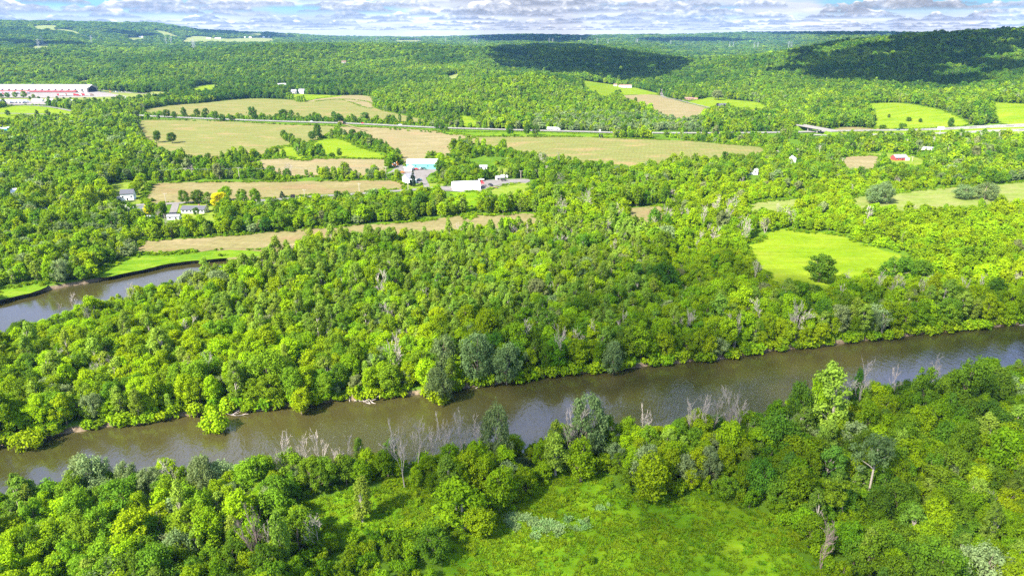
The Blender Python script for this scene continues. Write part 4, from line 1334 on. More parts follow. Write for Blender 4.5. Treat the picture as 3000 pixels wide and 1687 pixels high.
# bare dead trees: photo column, hidden foot, top, mesh variant, red wood
DEAD = [(1024, 1398, 1285, 0, 0), (1186, 1428, 1233, 1, 0), (1150, 1390, 1250, 2, 0), (1227, 1388, 1232, 0, 0), (1272, 1384, 1233, 2, 0), (1312, 1375, 1213, 1, 0), (1360, 1372, 1216, 0, 0), (1414, 1368, 1228, 1, 0),
        (1672, 1345, 1196, 3, 0), (1692, 1345, 1205, 0, 0), (1893, 1316, 1190, 1, 0), (2014, 1306, 1168, 0, 0), (2037, 1308, 1153, 1, 0), (2083, 1304, 1164, 0, 0), (2119, 1304, 1160, 3, 0), (2157, 1302, 1158, 1, 0),
        (2190, 1300, 1222, 2, 0), (2262, 1286, 1193, 2, 0), (2284, 1288, 1218, 5, 0), (2334, 1264, 1176, 2, 0), (2502, 1246, 1066, 0, 0), (2470, 1246, 1130, 4, 0), (2430, 1262, 1180, 3, 0), (2524, 1232, 1128, 3, 0),
        (2738, 1190, 1054, 1, 0), (2606, 1210, 1086, 0, 0), (2936, 1318, 1222, 2, 0), (2968, 1445, 1328, 2, 0), (2346, 1490, 1380, 5, 0), (2620, 1400, 1292, 2, 0), (2404, 1666, 1543, 4, 1), (2886, 1530, 1445, 5, 0),
        (940, 1624, 1486, 5, 0), (772, 1684, 1502, 3, 1), (803, 1670, 1545, 0, 0), (515, 1470, 1352, 5, 0), (475, 1600, 1512, 1, 0), (190, 1520, 1452, 2, 0), (590, 1520, 1422, 2, 0), (645, 1540, 1458, 0, 0), (530, 1540, 1484, 5, 1),
        (832, 1412, 1268, 1, 0), (895, 1410, 1276, 0, 0), (950, 1406, 1262, 0, 0), (985, 1404, 1288, 2, 0),
        (1536, 1058, 916, 2, 0), (1636, 1084, 950, 1, 0), (1690, 1040, 945, 2, 0), (1743, 1030, 942, 1, 0), (1816, 1010, 915, 0, 0), (2010, 1000, 882, 2, 0), (2222, 985, 876, 5, 0), (2150, 1026, 930, 3, 0), (1160, 1112, 994, 4, 0),
        (1236, 1112, 1028, 0, 0), (1065, 1102, 1036, 2, 0), (2332, 1004, 890, 3, 0), (2566, 882, 780, 2, 0), (2532, 906, 846, 3, 0), (2620, 912, 818, 4, 0), (2482, 884, 796, 1, 0), (2682, 896, 812, 1, 0), (2712, 892, 812, 0, 0),
        (2812, 892, 822, 3, 0), (2866, 872, 806, 0, 0), (2932, 906, 856, 3, 0), (2966, 852, 780, 2, 0), (2582, 978, 925, 4, 0), (2210, 834, 745, 2, 0), (552, 1152, 1044, 5, 1), (292, 1142, 1036, 2, 0), (180, 1122, 1028, 5, 0),
        (620, 1134, 1028, 1, 0), (218, 934, 862, 5, 0), (178, 932, 872, 2, 0), (74, 990, 930, 2, 0), (396, 902, 822, 5, 0), (980, 1052, 968, 0, 0), (2276, 642, 584, 2, 0), (2324, 672, 610, 5, 0), (1392, 742, 690, 2, 0)]
DEAD_TODO = []
for (px, b, t, v, red) in DEAD:
    x, y, h = h_from(px, b, t)
    HEROES.append((x, y, 1.1))
    DEAD_TODO.append((px, b, x, y, h, v, red))
for a, b, nm in [(1150, 1392, 'the first bare trunk by the water'), (2083, 1304, 'the bare trunks by the blue water'), (2404, 1666, 'the reddish fan-shaped dead tree'), (940, 1624, 'the pale dead tree at the clearing'), (772, 1684, 'the rust-tinged dead tree'),
                 (515, 1470, 'the white trunk at the left waterline'), (2936, 1318, 'the dead tree at the right edge'), (1536, 1058, 'the tall dead tree over the far bank'), (2222, 985, 'the ghostly dead crown'), (2010, 1000, 'the grey far-bank snag')]:
    x, y = ground_at(a, b)
    HERO.append((x, y, nm))
for a, b, nm in [(60, 1670, 'the lower left corner'), (300, 1640, 'the lower left wood'), (2200, 1660, "the meadow's right edge"), (2760, 1480, 'the right wood'), (2650, 1660, 'the lower right wood'), (1130, 1560, 'the side clearing')]:
    x, y = ground_at(a, b)
    HERO.append((x, y, nm))

_used = {}


def rel_label(x, y, what, avoid=None):
    """'<what> just left of <landmark>', made unique by its rank among look-alikes there"""
    px, py = project(x, y, 0)
    best = None
    for hx, hy, nm in HERO:
        if nm == avoid:
            continue
        qx, qy = project(hx, hy, 0)
        dd = math.hypot((px - qx), (py - qy) * 1.5)
        if dd < 3:
            continue
        if best is None or dd < best[0]:
            best = (dd, px - qx, (py - qy) * 1.5, nm)
    dd, dx, dy, nm = best
    side = ('left of' if dx < 0 else 'right of') if abs(dx) > abs(dy) else ('behind' if dy < 0 else 'in front of')
    far = 'close ' if dd < 70 else ('' if dd < 160 else 'well ')
    return '%s %s%s %s' % (what, far, side, nm), dd


PENDING = []      # (object, base label, distance)
for (px, b, x, y, h, v, red) in DEAD_TODO:
    me = (BARE_RED if red else BARE_ME)[v]
    o = link('dead_tree', me, None, (x, y, 0), random.uniform(0, 6.28))
    o.scale = (h / 14 * .74, h / 14 * .74, h / 14 * 1.06)
    kind = ['slim bare grey dead tree', 'forked bare grey dead tree', 'twiggy bare grey dead tree', 'two-stemmed bare dead tree', 'three-stemmed bare dead tree', 'wide twiggy bare dead tree'][v]
    if red:
        kind = kind.replace('grey ', '').replace('bare', 'bare reddish')
    o['category'] = 'dead tree'
    o['group'] = 'bare dead trees along the river'
    l, dd = rel_label(x, y, kind.replace(' bare', '') if len(kind.split()) > 4 else kind)
    PENDING.append((o, l, dd))

# the woods: nearest trees one by one, the rest as stuff
rng = np.random.default_rng(11)
C = scatter_points(rng)
X, Y, S = C.T
bad = blocked(X, Y)
for hx, hy, hr in HEROES:
    bad |= np.hypot(X - hx, Y - hy) < hr
X, Y, S = X[~bad], Y[~bad], S[~bad]
SPI, HS, TI, WIDE, DROP, PX, PY = choose(rng, X, Y, S)
k = ~DROP
X, Y, S, SPI, HS, TI, WIDE, PX, PY = [a[k] for a in (X, Y, S, SPI, HS, TI, WIDE, PX, PY)]
# thin the near bank round the meadow into shrubs at its rim
RR = np.hypot(X, Y)
md = sd_poly(CLEAR['near_meadow'][0], X, Y)
rim = (md < 7) & (RR < 215)
SPI = np.where(rim & (rng.random(len(X)) < .6), 4, SPI)
HS = np.where(rim & (SPI == 4), rng.uniform(.7, 1.3, len(X)), np.where(rim, HS * .7, HS))
nbk = (RR < 215)
SPI = np.where(nbk & ((SPI == 7) | (SPI == 6)), 0, SPI)
# size as it shows
TPX, TPY = project(X, Y, H(X, Y) + HS * 11)
inframe = (PX > -60) & (PX < 3060) & (TPY < 1690) & (TPY > 0)
names = {0: 'broadleaf_tree', 1: 'broadleaf_tree', 2: 'broadleaf_tree', 3: 'willow_tree', 4: 'shrub'}
spn = {v: k for k, v in KNUM.items()}
IND = np.zeros(len(X), bool)
o_ = np.argsort(RR)
cnt = {'broadleaf_tree': 55, 'willow_tree': 20, 'shrub': 0}
lim = {'broadleaf_tree': 300, 'willow_tree': 60, 'shrub': 130}
for i in o_:
    if RR[i] > 330:
        break
    if not inframe[i] or SPI[i] not in names:
        continue
    nm = names[int(SPI[i])]
    if cnt[nm] < lim[nm] and (nm != 'shrub' or RR[i] < 230) and (nm != 'willow_tree' or RR[i] < 300):
        cnt[nm] += 1
        IND[i] = True
for i in np.where(IND)[0]:
    sp = spn[int(SPI[i])]
    s = SPEC[sp]
    hs = float(HS[i]); ws = float(hs ** .6 * rng.uniform(.66, 1.06))
    h = s['h'] * hs
    tcol = 'lime' if TI[i] > .72 else ('mid-green' if TI[i] > .42 else 'dark green')
    size = 'tall' if h > 12.2 else ('low' if h < 8.5 else 'medium')
    if sp == 'shrub':
        what = ('leafy %s shrub' % tcol)
    elif sp == 'willow':
        what = size + ' sage-grey willow'
    else:
        what = '%s %s %s tree' % (size, tcol, {'maple': 'rounded', 'oak': 'broad', 'poplar': 'slim'}[sp])
    l, dd = rel_label(float(X[i]), float(Y[i]), what)
    if len(l.split()) > 14:
        l = l.replace('medium ', '').replace('leafy ', '')
    t = tree_thing(names[int(SPI[i])], None, {'shrub': 'shrub', 'willow': 'willow'}.get(sp, 'tree'), sp, float(X[i]), float(Y[i]), h, ws * 2 * s['r'], float(TI[i]), rng.uniform(0, 6.28),
                   {'shrub': 'shrubs of the riverside', 'willow': WG}.get(sp, 'trees of the riverside woods'))
    PENDING.append((t, l, dd))
by = {}
for o, l, dd in PENDING:
    by.setdefault(l, []).append((dd, o))
RANK = ['nearest', 'second nearest', 'third nearest', 'fourth nearest', 'fifth nearest', 'sixth nearest', 'seventh nearest', 'eighth nearest', 'ninth nearest', 'tenth nearest']
for l, lst in by.items():
    lst.sort(key=lambda q: q[0])
    for k, (dd, o) in enumerate(lst):
        if len(lst) == 1:
            o['label'] = l
        else:
            o['label'] = l + ', ' + (RANK[k] if k < 10 else 'farther off')


STUFFV['near'] = {k: [quads_join(c, t) for c, t in v] for k, v in TREES.items()}
STUFFV['near']['bare'] = BARE_ME[:]


def scatter_set(name, sel, lod, label, cat):
    kinds = [k for k in KNUM if k in STUFFV[lod]]
    meshes = []; first = {}
    for k in kinds:
        first[KNUM[k]] = (len(meshes), len(STUFFV[lod][k]))
        meshes += STUFFV[lod][k]
    x, y, sp, h, ti, wd = X[sel], Y[sel], SPI[sel], HS[sel], TI[sel], WIDE[sel]
    vi = np.zeros(len(x), int)
    for q, (a, c) in first.items():
        m_ = sp == q
        vi[m_] = a + rng.integers(0, c, m_.sum())
    bad_ = ~np.isin(sp, list(first))
    vi[bad_] = first[0][0]
    ws = h ** .65 * rng.uniform(.66, 1.18, len(x)) * wd
    hz = h * wd ** .25
    gn_scatter(name, np.stack([x, y, H(x, y) - .15], -1), np.stack([ws, ws * rng.uniform(.9, 1.1, len(x)), hz], -1), rng.uniform(0, 6.28, len(x)), vi, ti, meshes, label, cat)


rest = ~IND
# hedgerow trees along the field edges
hx_ = []
for pts, hh_, dn in [([(715, 470), (750, 462), (800, 459), (850, 461)], .62, 5), ([(780, 442), (800, 448)], .5, 4), ([(860, 458), (905, 455), (960, 460), (1003, 461)], .85, 4.5), ([(828, 402), (850, 418), (880, 436), (912, 452)], .62, 4), ([(925, 410), (950, 406), (985, 404), (1010, 402), (1040, 404)], .45, 5),
                     ([(1045, 402), (1075, 416), (1105, 434), (1130, 448), (1165, 466)], .72, 4), ([(640, 472), (690, 466), (720, 472)], .62, 5), ([(745, 497), (790, 508), (830, 512)], .6, 6), ([(870, 514), (930, 516), (990, 514), (1060, 512), (1120, 512)], .55, 9),
                     ([(420, 330), (500, 338), (620, 345), (760, 347), (900, 350), (1000, 353), (1100, 358), (1260, 368)], .30, 7), ([(480, 352), (640, 357), (700, 357)], .28, 8), ([(740, 362), (820, 365), (860, 368)], .28, 7), ([(1130, 380), (1200, 384), (1280, 390), (1330, 398)], .35, 6),
                     ([(1340, 404), (1420, 402), (1500, 402), (1620, 402)], .34, 9), ([(640, 693), (760, 684), (900, 672), (1010, 662)], .24, 3.5), ([(470, 588), (420, 590)], .25, 5)]:
    q = np.array(densify([ground_at(*p) for p in pts], 6))
    sg = np.concatenate([[0], np.cumsum(np.hypot(*np.diff(q, axis=0).T))])
    m_ = int(sg[-1] / dn)
    u_ = np.sort(rng.uniform(0, sg[-1], m_))
    xx = np.interp(u_, sg, q[:, 0]) + rng.normal(0, 1.6, m_); yy = np.interp(u_, sg, q[:, 1]) + rng.normal(0, 1.6, m_)
    hh2 = hh_ * rng.uniform(.7, 1.3, m_)
    shr = rng.random(m_) < (.25 if hh_ > .5 else .8)
    hx_.append(np.stack([xx, yy, np.where(shr, 4, rng.choice([0, 1, 1, 2], m_)), np.where(shr, rng.uniform(.7, 1.2, m_) * max(.6, hh_ * 2), hh2), rng.uniform(.0, .5, m_)], -1))
hx_ = np.vstack(hx_)
X = np.concatenate([X, hx_[:, 0]]); Y = np.concatenate([Y, hx_[:, 1]]); SPI = np.concatenate([SPI, hx_[:, 2].astype(int)]); HS = np.concatenate([HS, hx_[:, 3]]); TI = np.concatenate([TI, hx_[:, 4]])
WIDE = np.concatenate([WIDE, np.ones(len(hx_))]); rest = np.concatenate([rest, np.ones(len(hx_), bool)]); RR = np.hypot(X, Y)
scatter_set('woodland', rest & (RR < 400), 'near', 'mixed green woodland of the peninsula between the two river arms', 'woodland')
scatter_set('field_woodland', rest & (RR >= 400) & (RR < 750), 'mid', 'mixed green woods and scrub between the strip fields and the bright meadows', 'woodland')
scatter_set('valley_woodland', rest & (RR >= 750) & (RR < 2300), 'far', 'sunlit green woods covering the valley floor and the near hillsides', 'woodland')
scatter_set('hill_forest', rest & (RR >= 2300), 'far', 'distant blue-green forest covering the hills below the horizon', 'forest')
print('POINTS', len(X), 'individual', int(IND.sum()), cnt)


# ------------------------------------------------------------------ buildings
M['white_wall'] = plain('white_siding', (.78, .78, .76), .6, var=.04)
M['cream_wall'] = plain('cream_siding', (.62, .57, .50), .7, var=.06)
M['red_wall'] = plain('red_siding', (.42, .055, .045), .7, var=.1)
M['brown_wall'] = plain('brown_brick', (.34, .17, .12), .8, var=.15, scale=2.0)
M['teal_wall'] = plain('teal_metal', (.16, .52, .48), .5, var=.06)
M['blue_wall'] = plain('blue_metal', (.03, .20, .26), .5, var=.06)
M['beige_wall'] = plain('beige_metal_wall', (.55, .47, .42), .6, var=.05)
M['white_roof'] = plain('white_metal_roof', (.80, .80, .80), .45, var=.04)
M['dark_roof'] = plain('charcoal_shingles', (.085, .085, .10), .85, var=.2, scale=1.5)
M['grey_roof'] = plain('grey_shingles', (.27, .26, .28), .85, var=.15, scale=1.5)
M['blue_roof'] = plain('pale_blue_metal_roof', (.55, .62, .72), .5, var=.05)
M['brown_roof'] = plain('brown_shingles', (.24, .15, .11), .85, var=.15)
M['glass'] = plain('dark_window_glass', (.03, .035, .045), .12, spec=.6, var=.05)
M['dark'] = plain('dark_opening_and_shade', (.025, .022, .025), .9)
M['red_paint'] = plain('red_paint', (.55, .03, .04), .4, var=.06)
M['orange_paint'] = plain('orange_paint', (.62, .20, .03), .4, var=.06)
M['blue_paint'] = plain('blue_paint', (.03, .08, .20), .3, var=.05)
M['teal_paint'] = plain('teal_car_paint', (.02, .12, .14), .3, var=.05)
M['black_paint'] = plain('black_paint', (.02, .02, .022), .3, var=.05)
M['silver_paint'] = plain('silver_paint', (.50, .51, .53), .3, .4, var=.04)
M['white_car'] = plain('white_vehicle_paint', (.78, .78, .78), .3, var=.03)
M['rubber'] = plain('tyre_rubber', (.02, .02, .02), .9)
M['pole_wood'] = plain('weathered_pole_wood', (.46, .39, .32), .9)
M['steel'] = plain('galvanised_steel', (.34, .35, .36), .6, .1, var=.05)
M['concrete'] = plain('pale_concrete', (.22, .205, .19), .85)
M['tarp'] = plain('white_fabric_shell', (.82, .82, .82), .6, var=.03)


def gable(L, W, h, hr):
    """walls with gables along x, as one closed shell"""
    return MB().add([(-L/2, -W/2, -.6), (L/2, -W/2, -.6), (L/2, W/2, -.6), (-L/2, W/2, -.6), (-L/2, -W/2, h), (L/2, -W/2, h), (L/2, W/2, h), (-L/2, W/2, h), (-L/2, 0, h + hr), (L/2, 0, h + hr)],
                    [(0, 1, 5, 4), (2, 3, 7, 6), (1, 2, 6, 9, 5), (3, 0, 4, 8, 7), (4, 5, 9, 8), (6, 7, 8, 9), (3, 2, 1, 0)])


def gable_roof(L, W, h, hr, ov=.45, th=.18):
    k = hr / (W / 2)
    a = W / 2 + ov
    z0 = h - ov * k + .03
    mb = MB()
    for s in (-1, 1):
        vs = []
        for x in (-L/2 - ov, L/2 + ov):
            vs += [(x, s * a, z0), (x, 0, h + hr + .03), (x, 0, h + hr + .03 + th), (x, s * a, z0 + th)]
        mb.add(vs, [(0, 1, 5, 4), (3, 7, 6, 2), (0, 4, 7, 3), (1, 2, 6, 5), (0, 3, 2, 1), (4, 5, 6, 7)])
    return mb


def wpart(t, name, x, y, z, sx, sy, sz, mat, rz=0):
    return link(name, MB().box((x, y, z), (sx, sy, sz), rz).mesh(name, [mat]), t)


def house(name, label, px, py, rz, L, W, h, hr, wall, roof, wins=3, door=True, chimney=False, cat='house', group=None, back=True, side_win=1, trim=True):
    gx, gy = ground_at(px, py)
    cx, cy = gx - math.sin(rz) * W / 2, gy + math.cos(rz) * W / 2
    t = thing(name, label, cat, (cx, cy, float(H(cx, cy)) + .02), rz, group)
    link('wall', gable(L, W, h, hr).mesh('wall', [M[wall]]), t)
    r = link('roof', gable_roof(L, W, h, hr).mesh('roof', [M[roof]]), t)
    if chimney:
        wpart(r, 'chimney', L * .2, .4, h + hr + .3, .9, .9, 1.5, M['brown_wall'])
    for k in range(wins):
        x = (-.5 + (k + .5) / wins) * L
        if door and k == wins // 2:
            wpart(t, 'door', x, -W/2 - .03, 1.05, 1.0, .08, 2.1, M['dark'])
            continue
        for s in ((-1, 1) if back else (-1,)):
            w_ = wpart(t, 'window', x, s * (W/2 + .02), h * .58, 1.3, .06, 1.2, M['glass'])
            if trim:
                link('frame', MB().box((x, s * (W/2 + .045), h * .58 + .66), (1.5, .07, .12)).box((x, s * (W/2 + .045), h * .58 - .66), (1.5, .07, .12)).mesh('frame', [M['white_wall']]), w_)
    for k in range(side_win):
        for s in (-1, 1):
            wpart(t, 'window', s * (L/2 + .02), (k - (side_win - 1) / 2) * W * .4, h * .58, .06, 1.2, 1.2, M['glass'])
    return t


house('ranch_house', 'long white ranch house with a charcoal roof beside the golden tree', 565, 626, R_(-1), 16.5, 8, 2.9, 1.9, 'white_wall', 'dark_roof', 6, True, True)
t = house('white_house', 'white two-storey house with a dark roof and porch on the lawn at the wood edge', 374, 588, R_(14), 9, 7.5, 5.4, 2.6, 'white_wall', 'dark_roof', 3, True, False)
link('porch', MB().box((-5.8, -1.0, 1.3), (3.2, 5, 2.6)).box((-5.8, -1.0, 2.72), (3.8, 5.6, .2), 0, 1).mesh('porch', [M['white_wall'], M['grey_roof']]), t)
house('cottage', 'small white cottage half hidden by trees below the two-storey house', 378, 622, R_(60), 8, 6, 2.8, 2.0, 'white_wall', 'cream_wall', 2, True)
house('cottage', 'narrow white cottage end left of the small golden tree', 420, 628, R_(80), 7, 5, 3.2, 2.0, 'white_wall', 'grey_roof', 2, True)
house('shed', 'smaller white shed with a grey roof, left one of the two behind the ranch', 437, 647, R_(-2), 5.2, 4, 2.3, 1.0, 'white_wall', 'grey_roof', 1, True, side_win=0)
house('shed', 'longer white shed with a grey roof, right one of the two behind the ranch', 507, 644, R_(2), 8.2, 4, 2.3, 1.0, 'white_wall', 'grey_roof', 2, True, side_win=0)
t = house('barn', 'long white-roofed barn with a teal wall at the gravel yard', 1236, 496, R_(-1), 29, 15, 5.2, 3.2, 'teal_wall', 'white_roof', 5, True, cat='barn', side_win=0, trim=False)
house('garage', 'small white gabled garage against the front of the teal barn', 1209, 500, R_(82), 8, 6.5, 2.9, 2.0, 'white_wall', 'white_roof', 1, True, cat='garage', side_win=0)
t = house('farmhouse', 'white farmhouse with a grey roof behind the spruce at the yard entrance', 1206, 536, R_(48), 9, 7, 5.0, 2.8, 'white_wall', 'grey_roof', 2, True)
link('annexe', MB().box((-1.5, -6.0, 1.5), (6, 5, 3.4)).box((-1.5, -6.0, 3.32), (6.5, 5.5, .22), 0, 1).mesh('annexe', [M['white_wall'], M['white_roof']]), t)
house('white_cabin', 'plain white flat-fronted cabin on the lawn behind the quonset yard', 1416, 498, R_(0), 7, 6, 2.9, 1.2, 'white_wall', 'grey_roof', 2, True)
house('metal_shed', 'white metal building with a flat blank roof sunk among the trees', 2205, 512, R_(-12), 9, 13, 4.6, 1.0, 'white_wall', 'white_roof', 2, False, cat='building')
house('small_white_house', 'small white gabled house under a utility pole in the scrub', 2330, 478, R_(70), 8, 7, 4.6, 2.4, 'white_wall', 'white_roof', 2, True)
t = house('red_house', 'red wooden house with a grey roof on the small lawn', 2640, 471, R_(8), 13, 8, 3.2, 2.4, 'red_wall', 'grey_roof', 4, True)
link('porch', MB().box((6.4, -3.2, 1.2), (4, 4, 2.4)).box((6.4, -3.2, 2.5), (4.6, 4.6, .2), 0, 1).mesh('porch', [M['white_wall'], M['white_roof']]), t)
house('trailer_home', 'pale grey mobile home among the bushes above the red house', 2714, 440, R_(-24), 17, 5, 2.7, .6, 'cream_wall', 'grey_roof', 3, True)
t = house('long_barn', 'long low white barn on the hilltop pasture under the shaded hill', 1832, 258, R_(-2), 30, 12, 5, 2.2, 'white_wall', 'brown_roof', 6, True, cat='barn', side_win=0, trim=False)
house('farm_shed', 'small cream shed left of the long white hilltop barn', 1803, 254, 0, 8, 7, 4, 2, 'cream_wall', 'brown_roof', 1, True, cat='shed')
house('farm_house', 'grey farmhouse behind the long white hilltop barn', 1850, 245, R_(15), 10, 8, 5, 3, 'cream_wall', 'grey_roof', 2, True)
house('farm_house', 'grey-roofed house at the wood edge right of the hilltop field', 1908, 252, R_(25), 10, 8, 4, 4, 'cream_wall', 'grey_roof', 2, True)
t = house('brick_house', 'low brown brick house with a pinkish roof on the hillside lawn', 2018, 293, R_(-12), 16, 9, 3, 1.6, 'brown_wall', 'brown_roof', 4, True)
link('garage_wing', gable(8, 8, 2.6, 1.4).mesh('garage_wing', [M['brown_wall']]), t).location = (13, -2, 0)
house('dark_roof_house', 'white house with a dark roof between dark purple trees', 2116, 315, R_(4), 15, 8, 3.4, 3.0, 'white_wall', 'dark_roof', 4, True)
house('grey_manor', 'grey gabled house, left of the pair above the upper lime strip', 858, 276, R_(10), 15, 10, 5, 4, 'cream_wall', 'grey_roof', 4, True)
house('grey_manor', 'grey gabled house, right of the pair above the upper lime strip', 882, 275, R_(-12), 13, 10, 5, 4.5, 'cream_wall', 'grey_roof', 3, True)
house('white_farm', 'white low farm building in the wood gap above the grey houses', 828, 253, R_(24), 20, 9, 4, 2, 'white_wall', 'white_roof', 3, True)
house('brown_house', 'tiny brown house in a notch of the wooded hilltop', 1008, 188, R_(20), 14, 10, 6, 3, 'cream_wall', 'brown_roof', 2, True)
house('blue_shed', 'teal-walled metal shed with a pale blue roof at the left edge', 4, 388, R_(-6), 18, 15, 5, 2.2, 'blue_wall', 'blue_roof', 2, True, cat='building')
house('hidden_house', 'white house mostly hidden by the left wood', 55, 582, R_(20), 9, 7, 4.8, 2.6, 'white_wall', 'white_roof', 2, True)
house('hidden_shed', 'pale blue shed roof showing among the trees left of the cottages', 150, 626, R_(60), 6, 5, 3, 1.4, 'blue_wall', 'blue_roof', 1, False, cat='shed')
# tiny farm buildings on the far hills
for k, (px, py, L, l) in enumerate([(357, 110, 24, 'white farm building left of the far pale strip'), (415, 112, 34, 'long white farm building at the far pale strip'), (611, 116, 30, 'white barn at the left end of the far valley meadow'),
                                    (638, 116, 42, 'long white barn in the far valley meadow'), (700, 113, 18, 'white house, first of the far hamlet'), (716, 112, 18, 'white house, second of the far hamlet'), (733, 113, 22, 'white house, third of the far hamlet'),
                                    (752, 111, 18, 'white house, fourth of the far hamlet'), (772, 112, 20, 'white house, fifth of the far hamlet'), (790, 112, 22, 'white house, last of the far hamlet'),
                                    (1062, 112, 40, 'white farm on the far skyline plateau'), (1080, 114, 34, 'second white farm on the far skyline plateau'), (108, 106, 20, 'tiny white house on the far left hillside')]):
    house('far_farm', l, px, py, R_((k * 37) % 40 - 20), L, L * .5, 7, 4, 'white_wall', 'white_roof', 2, False, group='farms on the far hills', side_win=0, back=False, trim=False)

# the long warehouse
gx, gy = ground_at(256, 272)
z0 = float(H(gx, gy))
t = thing('warehouse', 'very long white-roofed warehouse with a red loading strip on the left', 'warehouse', (gx, gy, z0), R_(-.6))
LW, DW, HW = 360., 42., 10.
link('wall', MB().add([(-LW, 0, -1), (0, 0, -1), (0, DW, -1), (-LW, DW, -1), (-LW, 0, HW), (0, 0, HW), (0, DW, HW), (-LW, DW, HW), (-LW, DW/2, HW + 6), (0, DW/2, HW + 6)],
                      [(0, 1, 5, 4), (2, 3, 7, 6), (1, 2, 6, 9, 5), (3, 0, 4, 8, 7)]).mesh('wall', [M['beige_wall']]), t)
rf = link('roof', MB().add([(-LW, -1.5, HW - .2), (1.5, -1.5, HW - .2), (1.5, DW/2, HW + 6.3), (-LW, DW/2, HW + 6.3), (-LW, DW + 1.5, HW - .2), (1.5, DW + 1.5, HW - .2), (1.5, DW/2, HW + 5.7), (1.5, -1.5, HW - .8), (1.5, DW + 1.5, HW - .8), (-LW, -1.5, HW - .8)],
                           [(0, 1, 2, 3), (3, 2, 5, 4), (1, 7, 6, 2), (2, 6, 8, 5), (9, 7, 1, 0)]).mesh('roof', [M['white_roof']]), t)
M['awning_red'] = plain('faded_red_awning', (.40, .10, .10), .7)
link('awning', MB().add([(-LW, -.05, 5.2), (-22, -.05, 5.2), (-22, -4.5, 4.2), (-LW, -4.5, 4.2), (-22, -4.5, 2.2), (-LW, -4.5, 2.2)], [(0, 3, 2, 1), (3, 5, 4, 2)]).mesh('awning', [M['awning_red']]), t)
for k in range(14):
    x = -12 - k * 15.0
    link('vent_hood', MB().add([(x - 3, -.05, 5.4), (x + 3, -.05, 5.4), (x + 2, -.05, 10), (x + 1, -4, 5.6), (x - 2.4, -4, 5.6)], [(0, 4, 3, 1), (1, 3, 2), (2, 3, 4), (2, 4, 0)]).mesh('vent_hood', [M['grey_roof']]), t)
for k in range(18):
    wpart(t, 'dock_door', -26 - k * 7.0, -.06, 1.6, 4.2, .1, 3.2, M['dark'])
link('gable_shade', MB().add([(.06, 5, 0), (.06, DW - 4, 0), (.06, DW - 4, 8), (.06, DW/2, 13.5), (.06, 6, 8)], [(0, 1, 2, 3, 4)]).mesh('gable_shade', [M['dark']]), t)  # dark sheet on the end wall, its shade put into the colour

# quonset: a white fabric barrel vault
gx, gy = ground_at(1364, 557)
t = thing('quonset_hut', 'white barrel-vaulted quonset hut beside the valley road', 'hut', (gx, gy + 4.5, 0), R_(12))
n = 18; LQ, RQ, HQ = 23., 5.6, 6.6
arc = [(-RQ * math.cos(math.pi * k / n), HQ * math.sin(math.pi * k / n) ** .8) for k in range(n + 1)]
mb = MB()
for k in range(n):
    (y0, za), (y1, zb) = arc[k], arc[k + 1]
    mb.add([(-LQ/2, y0, za), (LQ/2, y0, za), (LQ/2, y1, zb), (-LQ/2, y1, zb)], [(0, 1, 2, 3)])
link('shell', mb.mesh('shell', [M['tarp']]), t)
for s in (-1, 1):
    link('end_wall', MB().add([(s * (LQ/2 - .15), y, z) for y, z in arc], [tuple(range(n + 1))]).mesh('end_wall', [M['white_wall']]), t)
wpart(t, 'door', -LQ/2 + .1, -.8, 1.9, .12, 3.2, 3.8, M['dark'])

# small buildings of the dealer lot
gx, gy = ground_at(170, 303)
t = thing('pavilion', 'dark cone-roofed pavilion in the lot before the warehouse', 'pavilion', (gx, gy, 0), 0)
link('roof', MB().add([(7.5 * math.cos(a * math.pi / 4), 7.5 * math.sin(a * math.pi / 4), 3) for a in range(8)] + [(0, 0, 7.6)], [(k, (k + 1) % 8, 8) for k in range(8)] + [tuple(range(7, -1, -1))]).mesh('roof', [M['dark_roof']]), t)
link('wall', MB().tube([(0, 0, -.2), (0, 0, 3.05)], [5.8, 5.8], 8).mesh('wall', [M['cream_wall']]), t)
house('lot_shed', 'long white shed with a red end right of the pavilion', 206, 300, R_(-4), 26, 7, 3.2, 1.2, 'white_wall', 'white_roof', 3, False, cat='shed', side_win=0, back=False)
t = house('lot_shed', 'white shed with a bright red end poking above the trees', 305, 304, R_(-14), 24, 8, 4, 1.4, 'white_wall', 'white_roof', 3, False, cat='shed', side_win=0, back=False)
link('red_end', MB().box((10.8, 0, 2.0), (3.0, 8.5, 4.3)).mesh('red_end', [M['red_paint']]), t)
house('lot_shed', 'plain white shed half hidden right of the red-ended one', 358, 294, R_(5), 12, 8, 4, 1.5, 'white_wall', 'white_roof', 2, False, cat='shed', side_win=0, back=False)
house('lot_shed', 'cream open shed left of the pavilion', 143, 300, R_(0), 14, 8, 3.4, 2.4, 'cream_wall', 'cream_wall', 2, False, cat='shed', side_win=0, back=False)
house('lot_shed', 'white carport with dark bays in the middle of the dealer lot', 108, 298, 0, 20, 7, 3.2, 1, 'white_wall', 'white_roof', 6, False, cat='shed', side_win=0, back=False)

